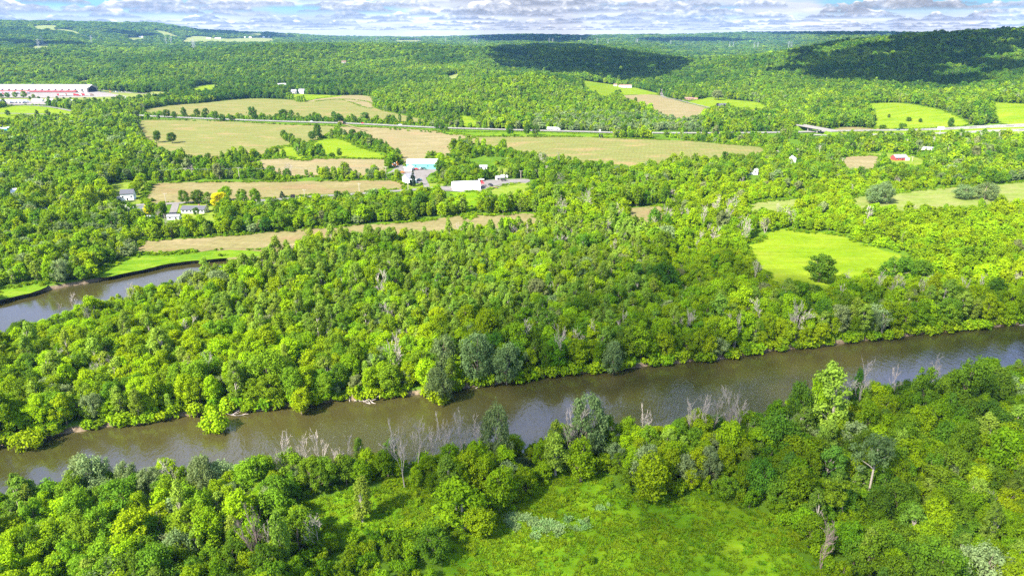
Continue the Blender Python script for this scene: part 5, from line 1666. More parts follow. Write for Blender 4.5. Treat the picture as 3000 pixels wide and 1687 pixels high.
# overpass
a = np.array(at_z(2332, 364, 6.0)); b = np.array(at_z(2446, 385, 6.0))
mid = (a + b) / 2; Lb = float(np.hypot(*(b - a))); rz = math.atan2(b[1] - a[1], b[0] - a[0])
t = thing('overpass', 'concrete overpass carrying the side road over the highway', 'bridge', (mid[0], mid[1], 0), rz)
link('deck', MB().box((0, 0, 5.6), (Lb, 10, .9)).mesh('deck', [M['concrete']]), t)
for s in (-1, 1):
    link('railing', MB().box((0, s * 4.85, 6.5), (Lb, .3, .9)).mesh('railing', [M['concrete']]), t)
for x in (-.12, .12):
    p_ = link('pier', MB().box((Lb * x, 0, 5.0), (1.6, 9, .4)).mesh('pier', [M['concrete']]), t)
    link('column', MB().box((Lb * x, -2.6, 2.3), (1.1, 1.3, 5.0)).box((Lb * x, 2.6, 2.3), (1.1, 1.3, 5.0)).mesh('column', [M['concrete']]), p_)
for s in (-1, 1):
    link('abutment', MB().add([(s * Lb * .30, -5.2, -.5), (s * Lb * .30, 5.2, -.5), (s * Lb * .62, 7, -.5), (s * Lb * .62, -7, -.5), (s * Lb * .36, -5.2, 5.1), (s * Lb * .36, 5.2, 5.1), (s * Lb * .5, 5.2, 5.1), (s * Lb * .5, -5.2, 5.1)],
                              [(0, 4, 5, 1), (4, 7, 6, 5), (7, 3, 2, 6), (0, 3, 7, 4), (1, 5, 6, 2)]).mesh('abutment', [M['grass_bank_mat'] if 'grass_bank_mat' in M else M['limegrass']]), t)

# billboard and road signs
gx, gy = ground_at(2752, 397)
t = thing('billboard', 'white roadside billboard on a single post by the right highway', 'billboard', (gx, gy, 0), R_(-6))
link('post', MB().tube([(0, 0, -.3), (0, 0, 7.5)], [.45, .4], 8).mesh('post', [M['steel']]), t)
link('panel', MB().box((0, 0, 9.2), (7.5, .5, 3.8)).mesh('panel', [M['white_wall']]), t)
link('catwalk', MB().box((0, -.7, 7.2), (7.5, .9, .15)).mesh('catwalk', [M['steel']]), t)
gx, gy = ground_at(1760, 405)
t = thing('road_sign', 'pair of dark sign boards below the highway seen from behind', 'sign', (gx, gy, 0), 0)
for s in (-1, 1):
    link('board', MB().box((s * 1.4, 0, 3.0), (2.2, .15, 3.0)).mesh('board', [M['black_paint']]), t)
    link('post', MB().tube([(s * 1.4, .12, -.3), (s * 1.4, .12, 3)], [.12, .12], 5).mesh('post', [M['steel']]), t)
gx, gy = ground_at(1757, 392)
t = thing('road_sign', 'small white sign on a post at the highway edge', 'sign', (gx, gy, 0), 0)
link('board', MB().box((0, 0, 4.2), (2.2, .15, 2.4)).mesh('board', [M['white_wall']]), t)
link('post', MB().tube([(0, .15, -.3), (0, .15, 4)], [.15, .15], 5).mesh('post', [M['steel']]), t)


# ------------------------------------------------------------------ vehicles
CARP = [(-2.2, .35), (-2.25, .85), (-1.75, .98), (-1.15, 1.45), (.45, 1.5), (1.05, 1.0), (2.1, .86), (2.25, .4)]
PICKP = [(-2.7, .5), (-2.7, 1.05), (-.75, 1.05), (-.6, 1.75), (.6, 1.78), (1.15, 1.15), (2.6, 1.02), (2.7, .5)]


def vehicle(name, label, px, py, rz, paint, kind='car', cat=None, group=None, parts=True, z=None):
    gx, gy = ground_at(px, py)
    zz = (float(H(gx, gy)) + .85 if z is None else z)
    t = thing(name, label, cat or 'car', (gx, gy, zz), rz, group)
    prof, w = (CARP, 1.8) if kind == 'car' else (PICKP, 1.95)
    link('body', MB().prism(prof, -w/2, w/2).mesh('body', [M[paint]]), t)
    if kind == 'car':
        g = MB().prism([(-1.3, 1.0), (-.98, 1.38), (.42, 1.42), (.86, 1.0)], -w/2 - .02, w/2 + .02)
        g.prism([(.5, 1.40), (.98, 1.02), (1.03, 1.06), (.55, 1.47)], -w/2 + .15, w/2 - .15)
    else:
        g = MB().prism([(-.55, 1.1), (-.48, 1.66), (.56, 1.68), (.95, 1.14)], -w/2 - .02, w/2 + .02)
        g.prism([(.66, 1.72), (1.12, 1.22), (1.18, 1.26), (.72, 1.78)], -w/2 + .15, w/2 - .15)
    link('windows', g.mesh('windows', [M['glass']]), t)
    if parts:
        for x in (-1.4, 1.4):
            for s in (-1, 1):
                link('wheel', MB().tube([(x, s * (w/2 - .2), .34), (x, s * (w/2 + .03), .34)], [.36, .36], 10).mesh('wheel', [M['rubber']]), t)
    return t


def truck(name, label, px, py, rz, cab, box, L=14, cat='truck', group=None):
    gx, gy = ground_at(px, py)
    t = thing(name, label, cat, (gx, gy, float(H(gx, gy)) + .85), rz, group)
    link('trailer', MB().box((-1.5, 0, 2.45), (L, 2.6, 2.9)).box((-1.5, 0, .9), (L * .95, .9, .25)).mesh('trailer', [M[box]]), t)
    c = link('cab', MB().prism([(L/2 - .9, .5), (L/2 - .9, 3.3), (L/2 + .8, 3.2), (L/2 + 1.1, 2.0), (L/2 + 2.4, 1.7), (L/2 + 2.5, .5)], -1.2, 1.2).mesh('cab', [M[cab]]), t)
    link('windscreen', MB().prism([(L/2 + .82, 3.0), (L/2 + 1.1, 2.1), (L/2 + 1.16, 2.1), (L/2 + .88, 3.0)], -1.05, 1.05).mesh('windscreen', [M['glass']]), c)
    for x in (-L/2 - .4, -L/2 + .8, L/2 - .6, L/2 + 1.8):
        for s in (-1, 1):
            link('wheel', MB().tube([(x, s * .85, .5), (x, s * 1.27, .5)], [.5, .5], 10).mesh('wheel', [M['rubber']]), t)
    return t


HW = R_(-8)
truck('semi_truck', 'long white semi truck driving on the highway', 1862 - 241 + 0, 383.5, R_(-8), 'white_car', 'white_car')
truck('semi_truck', 'dark short truck on the highway above the peach field', 1002, 365.5, R_(-8), 'black_paint', 'brown_roof', 7)
vehicle('highway_car', 'white car on the highway above the big green field', 913, 359, HW, 'white_car')
vehicle('highway_car', 'red and white car on the highway right of the dark truck', 1063, 364, HW, 'red_paint')
vehicle('highway_van', 'white van on the highway where the hill wood begins', 1173, 369, HW, 'white_car', 'pickup', 'van')
vehicle('highway_car', 'silver car on the left end of the highway', 617, 349, HW, 'silver_paint')
vehicle('highway_car', 'silver car on the highway at the willow thicket', 1811, 389, HW, 'silver_paint')
vehicle('highway_car', 'dark car on the far carriageway below the pasture', 2631, 383, R_(8), 'teal_paint')
vehicle('highway_car', 'dark car on the near carriageway left of the billboard', 2722, 393, R_(8), 'black_paint')
vehicle('highway_car', 'white car on the near carriageway below the pasture', 2634, 395.5, R_(8), 'white_car')
vehicle('highway_car', 'black car half hidden on the highway behind the willows', 2150, 391, 0, 'black_paint')
vehicle('yard_car', 'teal car parked beside the white farmhouse', 1229, 531, R_(5), 'teal_paint')
vehicle('pickup_truck', 'dark pickup parked under the white camper', 1475, 532, R_(8), 'black_paint', 'pickup', 'pickup')
vehicle('yard_car', 'black car at an angle in the quonset yard', 1437, 546, R_(-40), 'black_paint')
vehicle('yard_car', 'grey car at the left side of the teal barn', 1187, 495, R_(70), 'silver_paint')
vehicle('yard_car', 'blue car beside the bushes at the yard bottom', 1171, 507, R_(10), 'blue_paint')
vehicle('yard_car', 'orange-red car right of the blue one at the yard bottom', 1179, 509, R_(-15), 'orange_paint')
vehicle('yard_car', 'red car before the teal barn front', 1220, 499, R_(-30), 'red_paint')
vehicle('yard_car', 'black car before the teal barn front', 1243, 498, R_(10), 'black_paint')
vehicle('yard_car', 'silver car before the teal barn front', 1233, 498, R_(60), 'silver_paint')
vehicle('pickup_truck', 'white pickup by the grass behind the quonset', 1410, 531, R_(0), 'white_car', 'pickup', 'pickup')
# camper, trailer, machinery
gx, gy = ground_at(1477, 523)
t = thing('camper', 'white camper trailer with a dark window behind the dark pickup', 'camper', (gx, gy, .4), R_(-6))
link('body', MB().prism([(-3.6, .6), (-3.6, 2.9), (2.4, 3.0), (3.6, 2.3), (3.3, .6)], -1.2, 1.2).mesh('body', [M['white_car']]), t)
for x in (-2, .6):
    wpart(t, 'window', x, -1.23, 2.1, 1.3, .06, .7, M['glass'])
for s in (-1, 1):
    link('wheel', MB().tube([(-.3, s * 1.0, .35), (-.3, s * 1.24, .35)], [.36, .36], 10).mesh('wheel', [M['rubber']]), t)
house('garden_shed', 'small grey garden shed left of the white camper', 1461, 528, R_(20), 4, 3.4, 2.2, 1.4, 'cream_wall', 'grey_roof', 1, True, cat='shed', side_win=0)
gx, gy = ground_at(1449, 552)
t = thing('flatbed_trailer', 'rusty flatbed trailer right of the angled black car', 'trailer', (gx, gy, .4), R_(-32))
link('bed', MB().box((0, 0, .7), (6.5, 2.2, .2)).mesh('bed', [M['brown_roof']]), t)
link('drawbar', MB().box((4, 0, .6), (1.8, .2, .15)).mesh('drawbar', [M['steel']]), t)
for s in (-1, 1):
    link('wheel', MB().tube([(-.6, s * 1.0, .35), (-.6, s * 1.25, .35)], [.36, .36], 10).mesh('wheel', [M['rubber']]), t)
gx, gy = ground_at(1412, 546)
t = thing('red_canopy', 'bright red peaked canopy at the end of the quonset hut', 'canopy', (gx, gy, .3), R_(10))
link('roof', MB().add([(-2, -2, 2.4), (2, -2, 2.4), (2, 2, 2.4), (-2, 2, 2.4), (0, 0, 4.6)], [(0, 1, 4), (1, 2, 4), (2, 3, 4), (3, 0, 4), (3, 2, 1, 0)]).mesh('roof', [M['red_paint']]), t)
for sx in (-1, 1):
    for sy in (-1, 1):
        link('leg', MB().tube([(sx * 1.9, sy * 1.9, -.3), (sx * 1.9, sy * 1.9, 2.4)], [.07, .07], 5).mesh('leg', [M['steel']]), t)
for k, (px, py, pm, l) in enumerate([(1147, 491, 'white_car', 'white tractor-like machine at the far left of the yard'), (1155, 488, 'orange_paint', 'orange digger at the yard edge, left of two'), (1160, 490, 'orange_paint', 'orange digger at the yard edge, right of two')]):
    gx, gy = ground_at(px, py)
    t = thing('digger', l, 'digger', (gx, gy, .4), R_(40 * k))
    link('body', MB().box((0, 0, 1.5), (3.2, 2.2, 1.3)).mesh('body', [M[pm]]), t)
    link('cab', MB().box((-.5, 0, 2.9), (1.5, 1.6, 1.5), 0, 0, .85).mesh('cab', [M['glass']]), t)
    link('arm', MB().tube([(1.2, 0, 1.9), (3.4, 0, 4.2), (5.2, 0, 2.0), (5.0, 0, .8)], [.25, .22, .18, .3], 6).mesh('arm', [M[pm]]), t)
    for s in (-1, 1):
        link('track', MB().prism([(-1.9, .1), (-2.1, .5), (-1.8, .9), (1.8, .9), (2.1, .5), (1.9, .1)], s * .9 - .25, s * .9 + .25).mesh('track', [M['rubber']]), t)

# rows in the warehouse lots
rngv = np.random.default_rng(77)
PROTO = {}


def lot_copy(key, maker, label, px, py, rz):
    if key not in PROTO:
        PROTO[key] = maker()
        o = PROTO[key]
    else:
        o = copy_tree(PROTO[key])
    gx, gy = ground_at(px, py)
    o.location = (gx, gy, float(H(gx, gy)) + 1.0); o.rotation_euler = (0, 0, rz); o['label'] = label
    return o


for k in range(34):
    pm = ['black_paint', 'silver_paint', 'white_car', 'blue_paint', 'black_paint', 'red_paint'][rngv.integers(0, 6)]
    px, py = 296 + (k % 17) * 5.6 + rngv.normal() * .6, 266.5 + (k // 17) * 5 + rngv.normal() * .3
    cn = {'black_paint': 'black', 'silver_paint': 'silver', 'white_car': 'white', 'blue_paint': 'dark blue', 'red_paint': 'red'}[pm]
    lot_copy('car' + pm, lambda: vehicle('parked_car', 'x', 300, 270, 0, pm, 'car', None, 'cars parked beside the warehouse', False), 'one of the %s cars parked in rows right of the warehouse' % cn, px, py, R_(80) + rngv.normal() * .05)
for k in range(12):
    px, py = 176 + k * 8 + rngv.normal(), 282 + rngv.normal() * .5
    pm = ['red_paint', 'white_car', 'brown_roof'][k % 3]
    lot_copy('truck' + pm, lambda: truck('parked_truck', 'x', 200, 282, 0, pm, pm, 9, 'truck', 'trucks lined up before the warehouse'),
             'one of the %s trucks lined up on the lot before the warehouse' % {'red_paint': 'red', 'white_car': 'white', 'brown_roof': 'brown'}[pm], px, py, rngv.normal() * .06)
for k in range(8):
    px, py = 3 + k * 11 + rngv.normal(), 276.5
    pm = ['white_car', 'red_paint', 'black_paint'][k % 3]
    lot_copy('dock' + pm, lambda: truck('docked_truck', 'x', 200, 282, 0, pm, 'white_car', 9, 'truck', 'trucks at the red loading strip'),
             'truck with a %s cab at the red loading strip' % {'red_paint': 'red', 'white_car': 'white', 'black_paint': 'black'}[pm], px, py, R_(-90))
for k in range(26):
    px, py = 4 + (k % 13) * 6.2 + rngv.normal(), 300 + (k // 13) * 3.6 + rngv.normal() * .4
    lot_copy('rv', lambda: truck('parked_trailer', 'x', 40, 300, 0, 'white_car', 'white_car', 6.5, 'trailer', 'white trailers packed in the dealer lot'), 'one of the white camper trailers packed in the lot at the left edge', px, py, rngv.uniform(-.6, .6) + 1.2)


# ------------------------------------------------------------------ poles, wires, pylons
def utility_pole(px, base, top, arms, label, group):
    x, y, h = h_from(px, base, top)
    t = thing('utility_pole', label, 'utility pole', (x, y, 0), R_(random.uniform(-4, 4)), group)
    link('pole', MB().tube([(0, 0, -.4), (0, 0, h)], [.24, .17], 7).mesh('pole', [M['pole_wood']]), t)
    for k in range(arms):
        a = link('crossarm', MB().box((0, .2, h - .5 - k * 1.3), (2.8, .18, .2)).mesh('crossarm', [M['pole_wood']]), t)
        for q in (-1.2, 0, 1.2):
            link('insulator', MB().tube([(q, .2, h - .4 - k * 1.3), (q, .2, h - .12 - k * 1.3)], [.09, .06], 5).mesh('insulator', [M['white_car']]), a)
    return x, y, h


LINE1 = [(-40, 540, 498), (130, 530, 500), (268, 524, 497), (402, 527, 496), (547, 527, 493), (702, 525, 491), (855, 523, 490), (998, 524, 489), (1132, 525, 489)]
LINE2 = [(1601, 514, 486), (1685, 509, 484), (1800, 505, 482), (1897, 503, 475), (1973, 494, 470), (2276, 464, 441), (2335, 459, 436), (2400, 450, 427), (2497, 445, 421), (2655, 428, 408), (2734, 424, 400), (2811, 412, 389), (2871, 410, 389), (2925, 408, 387), (2980, 406, 387)]
words = ['first', 'second', 'third', 'fourth', 'fifth', 'sixth', 'seventh', 'eighth', 'ninth', 'tenth', 'eleventh', 'twelfth', 'thirteenth', 'fourteenth', 'fifteenth']
tops = []
for k, q in enumerate(LINE1):
    tops.append(utility_pole(*q, 1, '%s pole from the left of the line above the middle field' % words[k], 'utility poles of the valley'))
for k, q in enumerate(LINE2):
    utility_pole(*q, 3 if k > 1 else 2, '%s pole from the left of the three-armed line in the right scrub' % words[k], 'utility poles of the valley')
for q, l in [((1053, 562, 537), 'short pole beside the valley road near the farmhouse'), ((488, 602, 566), 'lone pole at the field edge above the ranch drive'), ((893, 581, 555), 'pole on the valley road right of the purple tree'),
             ((39, 611, 579), 'brown pole before the hidden house at the left edge'), ((1196, 560, 532), 'pole in front of the farmhouse spruce'), ((1526, 523, 500), 'brown pole right of the white camper'), ((2468, 477, 463), 'short post in the red house plot'), ((2672, 474, 458), 'post right of the red house')]:
    utility_pole(*q, 1, l, 'utility poles of the valley')
wl = thing('overhead_wires', 'three overhead wires strung along the left pole line', 'wires', (tops[0][0], tops[0][1], 0), 0)
for off in (-1.2, 0, 1.2):
    mb = MB()
    for a, b in zip(tops[:-1], tops[1:]):
        pts = []
        for k in range(9):
            u = k / 8
            pts.append((a[0] + (b[0] - a[0]) * u - tops[0][0], a[1] + (b[1] - a[1]) * u + off - tops[0][1], a[2] + (b[2] - a[2]) * u - .1 - 1.2 * 4 * u * (1 - u)))
        mb.tube(pts, [.028] * 9, 3)
    link('wire', mb.mesh('wire', [M['steel']]), wl)


def pylon_mesh(h):
    parts = {}
    b = h * .11; t = h * .03; th = .28
    mb = MB()
    for sx in (-1, 1):
        for sy in (-1, 1):
            mb.tube([(sx * b, sy * b, -3), (sx * t, sy * t, h * .62), (sx * t * .8, sy * t * .8, h)], [th, th * .8, th * .6], 4)
    for k in range(6):
        z0_ = h * .62 * k / 6; z1_ = h * .62 * (k + 1) / 6
        r0 = b + (t - b) * k / 6; r1 = b + (t - b) * (k + 1) / 6
        for s in (-1, 1):
            mb.tube([(-r0, s * r0, z0_), (r1, s * r1, z1_)], [th * .5] * 2, 3); mb.tube([(r0, s * r0, z0_), (-r1, s * r1, z1_)], [th * .5] * 2, 3)
            mb.tube([(s * r0, -r0, z0_), (s * r1, r1, z1_)], [th * .5] * 2, 3)
    parts['tower'] = mb.mesh('tower', [M['steel']])
    for k, z in enumerate((.66, .80, .94)):
        w = h * (.20, .24, .17)[k]
        parts['crossarm%d' % k] = MB().tube([(-w, 0, h * z), (0, 0, h * z + 1.2), (w, 0, h * z)], [.2, .5, .2], 4).tube([(-w, 0, h * z), (w, 0, h * z)], [.22, .22], 4).mesh('crossarm', [M['steel']])
    return parts


PY = pylon_mesh(46)
for k, (px, base, D, l) in enumerate([(567, 150, 3300, 'largest pylon, above the left wooded hill'), (572, 150, 3420, 'pylon close behind the largest one'), (116, 148, 3400, 'pylon at the far left above the woods'), (126, 136, 4300, 'pylon behind the far left one'),
                                      (271, 138, 4300, 'pylon between the far left ones and the largest'), (488, 135, 4800, 'left of two pylons beyond the largest'), (503, 135, 4800, 'right of two pylons beyond the largest'),
                                      (1104, 132, 5200, 'leftmost pylon of the central far plain'), (1217, 131, 5600, 'twin pylons on the plain, left'), (1226, 131, 5600, 'twin pylons on the plain, right'), (1306, 131, 5800, 'lone pylon before the blue ridge'), (1388, 133, 5200, 'pylon below the left end of the blue ridge'), (1397, 133, 5200, 'partner of the pylon below the blue ridge'),
                                      (1609, 130, 5800, 'left of two pylons under the blue ridge middle'), (1619, 131, 5800, 'right of two pylons under the blue ridge middle'), (1701, 128, 6200, 'small pylon under the blue ridge right part'), (1749, 131, 5600, 'bright pylon right of the blue ridge'), (1781, 133, 5400, 'pylon right of the bright one'),
                                      (1863, 131, 5600, 'left of the close pair right of the blue ridge'), (1867, 131, 5600, 'right of the close pair right of the blue ridge'), (1965, 130, 5600, 'stubby pylon on the far plain centre-right'), (2138, 133, 5200, 'left of the bright pair before the right hill'), (2148, 134, 5200, 'right of the bright pair before the right hill'),
                                      (2210, 136, 4900, 'left of the faint pair before the right hill'), (2220, 136, 4900, 'right of the faint pair before the right hill'), (2310, 140, 4500, 'left of the pair touching the right hill crest'), (2318, 140, 4500, 'right of the pair touching the right hill crest')]):
    d = ray(px, base); q = D / math.hypot(d[0], d[1]); x, y = d[0] * q, d[1] * q
    hz = float(H(x, y)) + 6
    tt_ = thing('transmission_tower', l, 'pylon', (x, y, hz), R_(random.uniform(-25, 25)), 'transmission towers on the far plain')
    for nm, me in PY.items():
        link('crossarm' if nm.startswith('cross') else nm, me, tt_)


# ------------------------------------------------------------------ driftwood at the waterline, bank growth, meadow tufts
for k, (px, py, n, sp_, l) in enumerate([(1075, 1176, 14, 5.5, 'tangled heap of pale driftwood at the far waterline'), (1378, 1136, 3, 2.6, 'forked pale branch sticking out of the dark water'), (2110, 1052, 5, 4.0, 'thin dead branches lying in the water below the bank'),
                                         (690, 1216, 5, 3.2, 'pale fallen branch at the waterline left of the olive tree'), (740, 1205, 6, 5.0, 'pale driftwood strip along the waterline'), (2990, 952, 3, 2.5, 'white stub of driftwood at the right edge waterline'), (1040, 1172, 6, 4.0, 'bleached log left of the driftwood heap')]):
    x, y = at_z(px, py, WZ)
    r2 = np.random.default_rng(900 + k)
    mb = MB()
    for q in range(n):
        a = r2.uniform(0, 6.28); L = r2.uniform(.4, 1) * sp_
        p0 = Vector((r2.normal() * sp_ * .35, r2.normal() * sp_ * .12, .05)); d_ = Vector((math.cos(a), math.sin(a) * .5, r2.uniform(.05, .5))).normalized()
        mb.tube([p0, p0 + d_ * L * .5, p0 + d_ * L + Vector((0, 0, r2.normal() * .3))], [.16, .11, .04], 5)
    tag(link('driftwood', mb.mesh('driftwood', [M['dead_wood']]), None, (x, y, WZ)), l, 'driftwood', 'driftwood along the river')

# bushes lining the banks (many hundreds): one object
rb = np.random.default_rng(5)
bx = []; 
for line in ([at_z(p[0], p[1], WZ) for p in RIV1_FAR], [at_z(p[0], p[1], WZ) for p in RIV1_NEAR], [at_z(p[0], p[1], WZ) for p in RIV2_NEAR], [at_z(p[0], p[1], WZ) for p in RIV2_FAR[:4]]):
    q = np.array(densify(line, 8))
    seg = np.hypot(*np.diff(q, axis=0).T)
    for i in range(len(q) - 1):
        for _ in range(rb.poisson(seg[i] * .85)):
            u = rb.random()
            bx.append(q[i] * (1 - u) + q[i + 1] * u + rb.normal(size=2) * 1.1)
bx = np.array(bx)
sdv = river_sd(bx[:, 0], bx[:, 1])
ok = (sdv > -1.6) & (np.abs(np.arctan2(bx[:, 0], bx[:, 1])) < R_(50))
for nm in ('grass_bank', 'left_bank_grass'):
    ok &= ~in_poly(CLEAR[nm][0], bx[:, 0], bx[:, 1])
bx = bx[ok]; sdv = sdv[ok]
zb = np.where(sdv < .5, -1.7, np.where(sdv < 1.5, -.9, 0))
hs_ = rb.uniform(.5, 1.35, len(bx))
V0 = [m_ for m_ in STUFFV['mid']['shrub']]
gn_scatter('bank_bushes', np.stack([bx[:, 0], bx[:, 1], zb], -1), np.stack([hs_ ** .6 * rb.uniform(.8, 1.3, len(bx)), hs_ ** .6 * rb.uniform(.8, 1.3, len(bx)), hs_], -1), rb.uniform(0, 6.28, len(bx)),
           rb.integers(0, len(V0), len(bx)), np.clip(rb.normal(.6, .25, len(bx)), 0, 1), V0, 'bright green bushes and brambles overhanging the river banks', 'bushes')

# tufts of tall grass on the near meadow and clearing, lodged pale patches
M['tuft'] = leaf_mat('grass_blades', (.085, .180, .006), (.200, .290, .009), .3)
M['pale_tuft'] = leaf_mat('pale_grass_blades', (.15, .28, .06), (.29, .40, .15), .3)


def tuft_mesh(seed, mat, n=70, rad=.8, h=.30):
    r3 = np.random.default_rng(seed)
    p = np.stack([r3.normal(size=n) * rad * .5, r3.normal(size=n) * rad * .5, np.zeros(n)], -1)
    a = r3.uniform(0, 6.28, n); hh_ = h * r3.uniform(.4, 1.1, n)
    side = np.stack([np.cos(a), np.sin(a), np.zeros(n)], -1) * .09
    tip = p + np.stack([r3.normal(size=n) * .3, r3.normal(size=n) * .3, hh_], -1)
    return quads_mesh('tuft', np.stack([p - side, p + side, tip + side * 1.6, tip - side * 1.6], 1).reshape(-1, 3), [M[mat]])


TU = [tuft_mesh(k, 'tuft') for k in range(4)] + [tuft_mesh(20 + k, 'pale_tuft', 70, .9, .6) for k in range(2)] + STUFFV['mid']['shrub'][:2]
gp = []; gv = []; gs = []; gt = []
for nm, dens in (('near_meadow', 1.3), ('side_clearing', 1.3)):
    poly = widen(CLEAR[nm][0], 4 if area_sign(CLEAR[nm][0]) > 0 else -4)
    x0, y0 = poly.min(0); x1, y1 = poly.max(0)
    n = int((x1 - x0) * (y1 - y0) * dens)
    x = rb.uniform(x0, x1, n); y = rb.uniform(y0, y1, n)
    k = in_poly(poly, x, y); x, y = x[k], y[k]
    d0 = fbm(x / 9, y / 9, 91); k = rb.random(len(x)) < .25 + 1.5 * np.clip(d0 - .4, 0, 1)
    x, y, d0 = x[k], y[k], d0[k]
    qx, qy = project(x, y, 0)
    lodged = (qx > 1480) & (qx < 1790) & (np.abs(qy - 1530 - 25 * np.sin(qx / 60)) < 26) & (fbm(x / 4, y / 4, 95) > .42)
    edge = sd_poly(CLEAR[nm][0], x, y) > -3.5
    wild = (rb.random(len(x)) < .006 + .06 * edge)
    v = np.where(lodged, rb.integers(4, 6, len(x)), rb.integers(0, 4, len(x)))
    v = np.where(wild & ~lodged, rb.integers(6, 8, len(x)), v)
    s = np.where(v >= 6, rb.uniform(.18, .5, len(x)), rb.uniform(.6, 1.3, len(x)))
    gp.append(np.stack([x, y, np.full(len(x), .1)], -1)); gv.append(v); gs.append(np.stack([s, s, s], -1)); gt.append(np.clip(.25 + 1.1 * (d0 - .3) + rb.normal(0, .15, len(x)), 0, 1))
gp = np.vstack(gp); gv = np.concatenate(gv); gs = np.vstack(gs); gt = np.concatenate(gt)
gn_scatter('tall_grass', gp, gs, rb.uniform(0, 6.28, len(gp)), gv, gt, TU, 'tall tufted grass and weeds of the foreground meadow with pale lodged patches', 'grass')
# ragged weeds and brambles along the field margins
fx = []; fv = []; fs_ = []
for nm, (poly, mk, sh) in CLEAR.items():
    r = np.hypot(poly[:, 0], poly[:, 1]).mean()
    if r > 1500 or mk in ('gravel', 'lot') or nm in ('near_meadow', 'side_clearing'):
        continue
    q = np.array(densify(list(poly) + [poly[0]], 4))
    sg = np.concatenate([[0], np.cumsum(np.hypot(*np.diff(q, axis=0).T))])
    for off_, dn, a_, b_, kinds_ in ((.6, 1.1, .18, .45, 'w'), (0, .55, .8, 1.9, 't')):
        m_ = int(sg[-1] * dn); u_ = rb.uniform(0, sg[-1], m_)
        xx = np.interp(u_, sg, q[:, 0]) + rb.normal(0, 1.5, m_); yy = np.interp(u_, sg, q[:, 1]) + rb.normal(0, 1.5, m_)
        k_ = fbm(xx / 14, yy / 14, 15) > .40
        xx, yy = xx[k_], yy[k_]
        fx.append(np.stack([xx, yy, H(xx, yy) + .15], -1)); fv.append(rb.integers(6, 8, len(xx)) if kinds_ == 'w' else rb.integers(0, 4, len(xx)))
        sc_ = rb.uniform(a_, b_, len(xx)); fs_.append(np.stack([sc_ * 1.3, sc_ * 1.3, sc_], -1))
fx = np.vstack(fx); fv = np.concatenate(fv); fs_ = np.vstack(fs_)
okr = np.ones(len(fx), bool)
for line, width, mk in ROADS.values():
    okr &= dist_line(line[::2], fx[:, 0], fx[:, 1]) > width / 2 + .6
okr &= river_sd(fx[:, 0], fx[:, 1]) > .2
fx, fv, fs_ = fx[okr], fv[okr], fs_[okr]
gn_scatter('margin_weeds', fx, fs_, rb.uniform(0, 6.28, len(fx)), fv, np.clip(rb.normal(.45, .25, len(fx)), 0, 1), TU, 'ragged weeds and brambles along the edges of the fields', 'weeds')
print('GRASS', len(gp), 'BANK', len(bx))


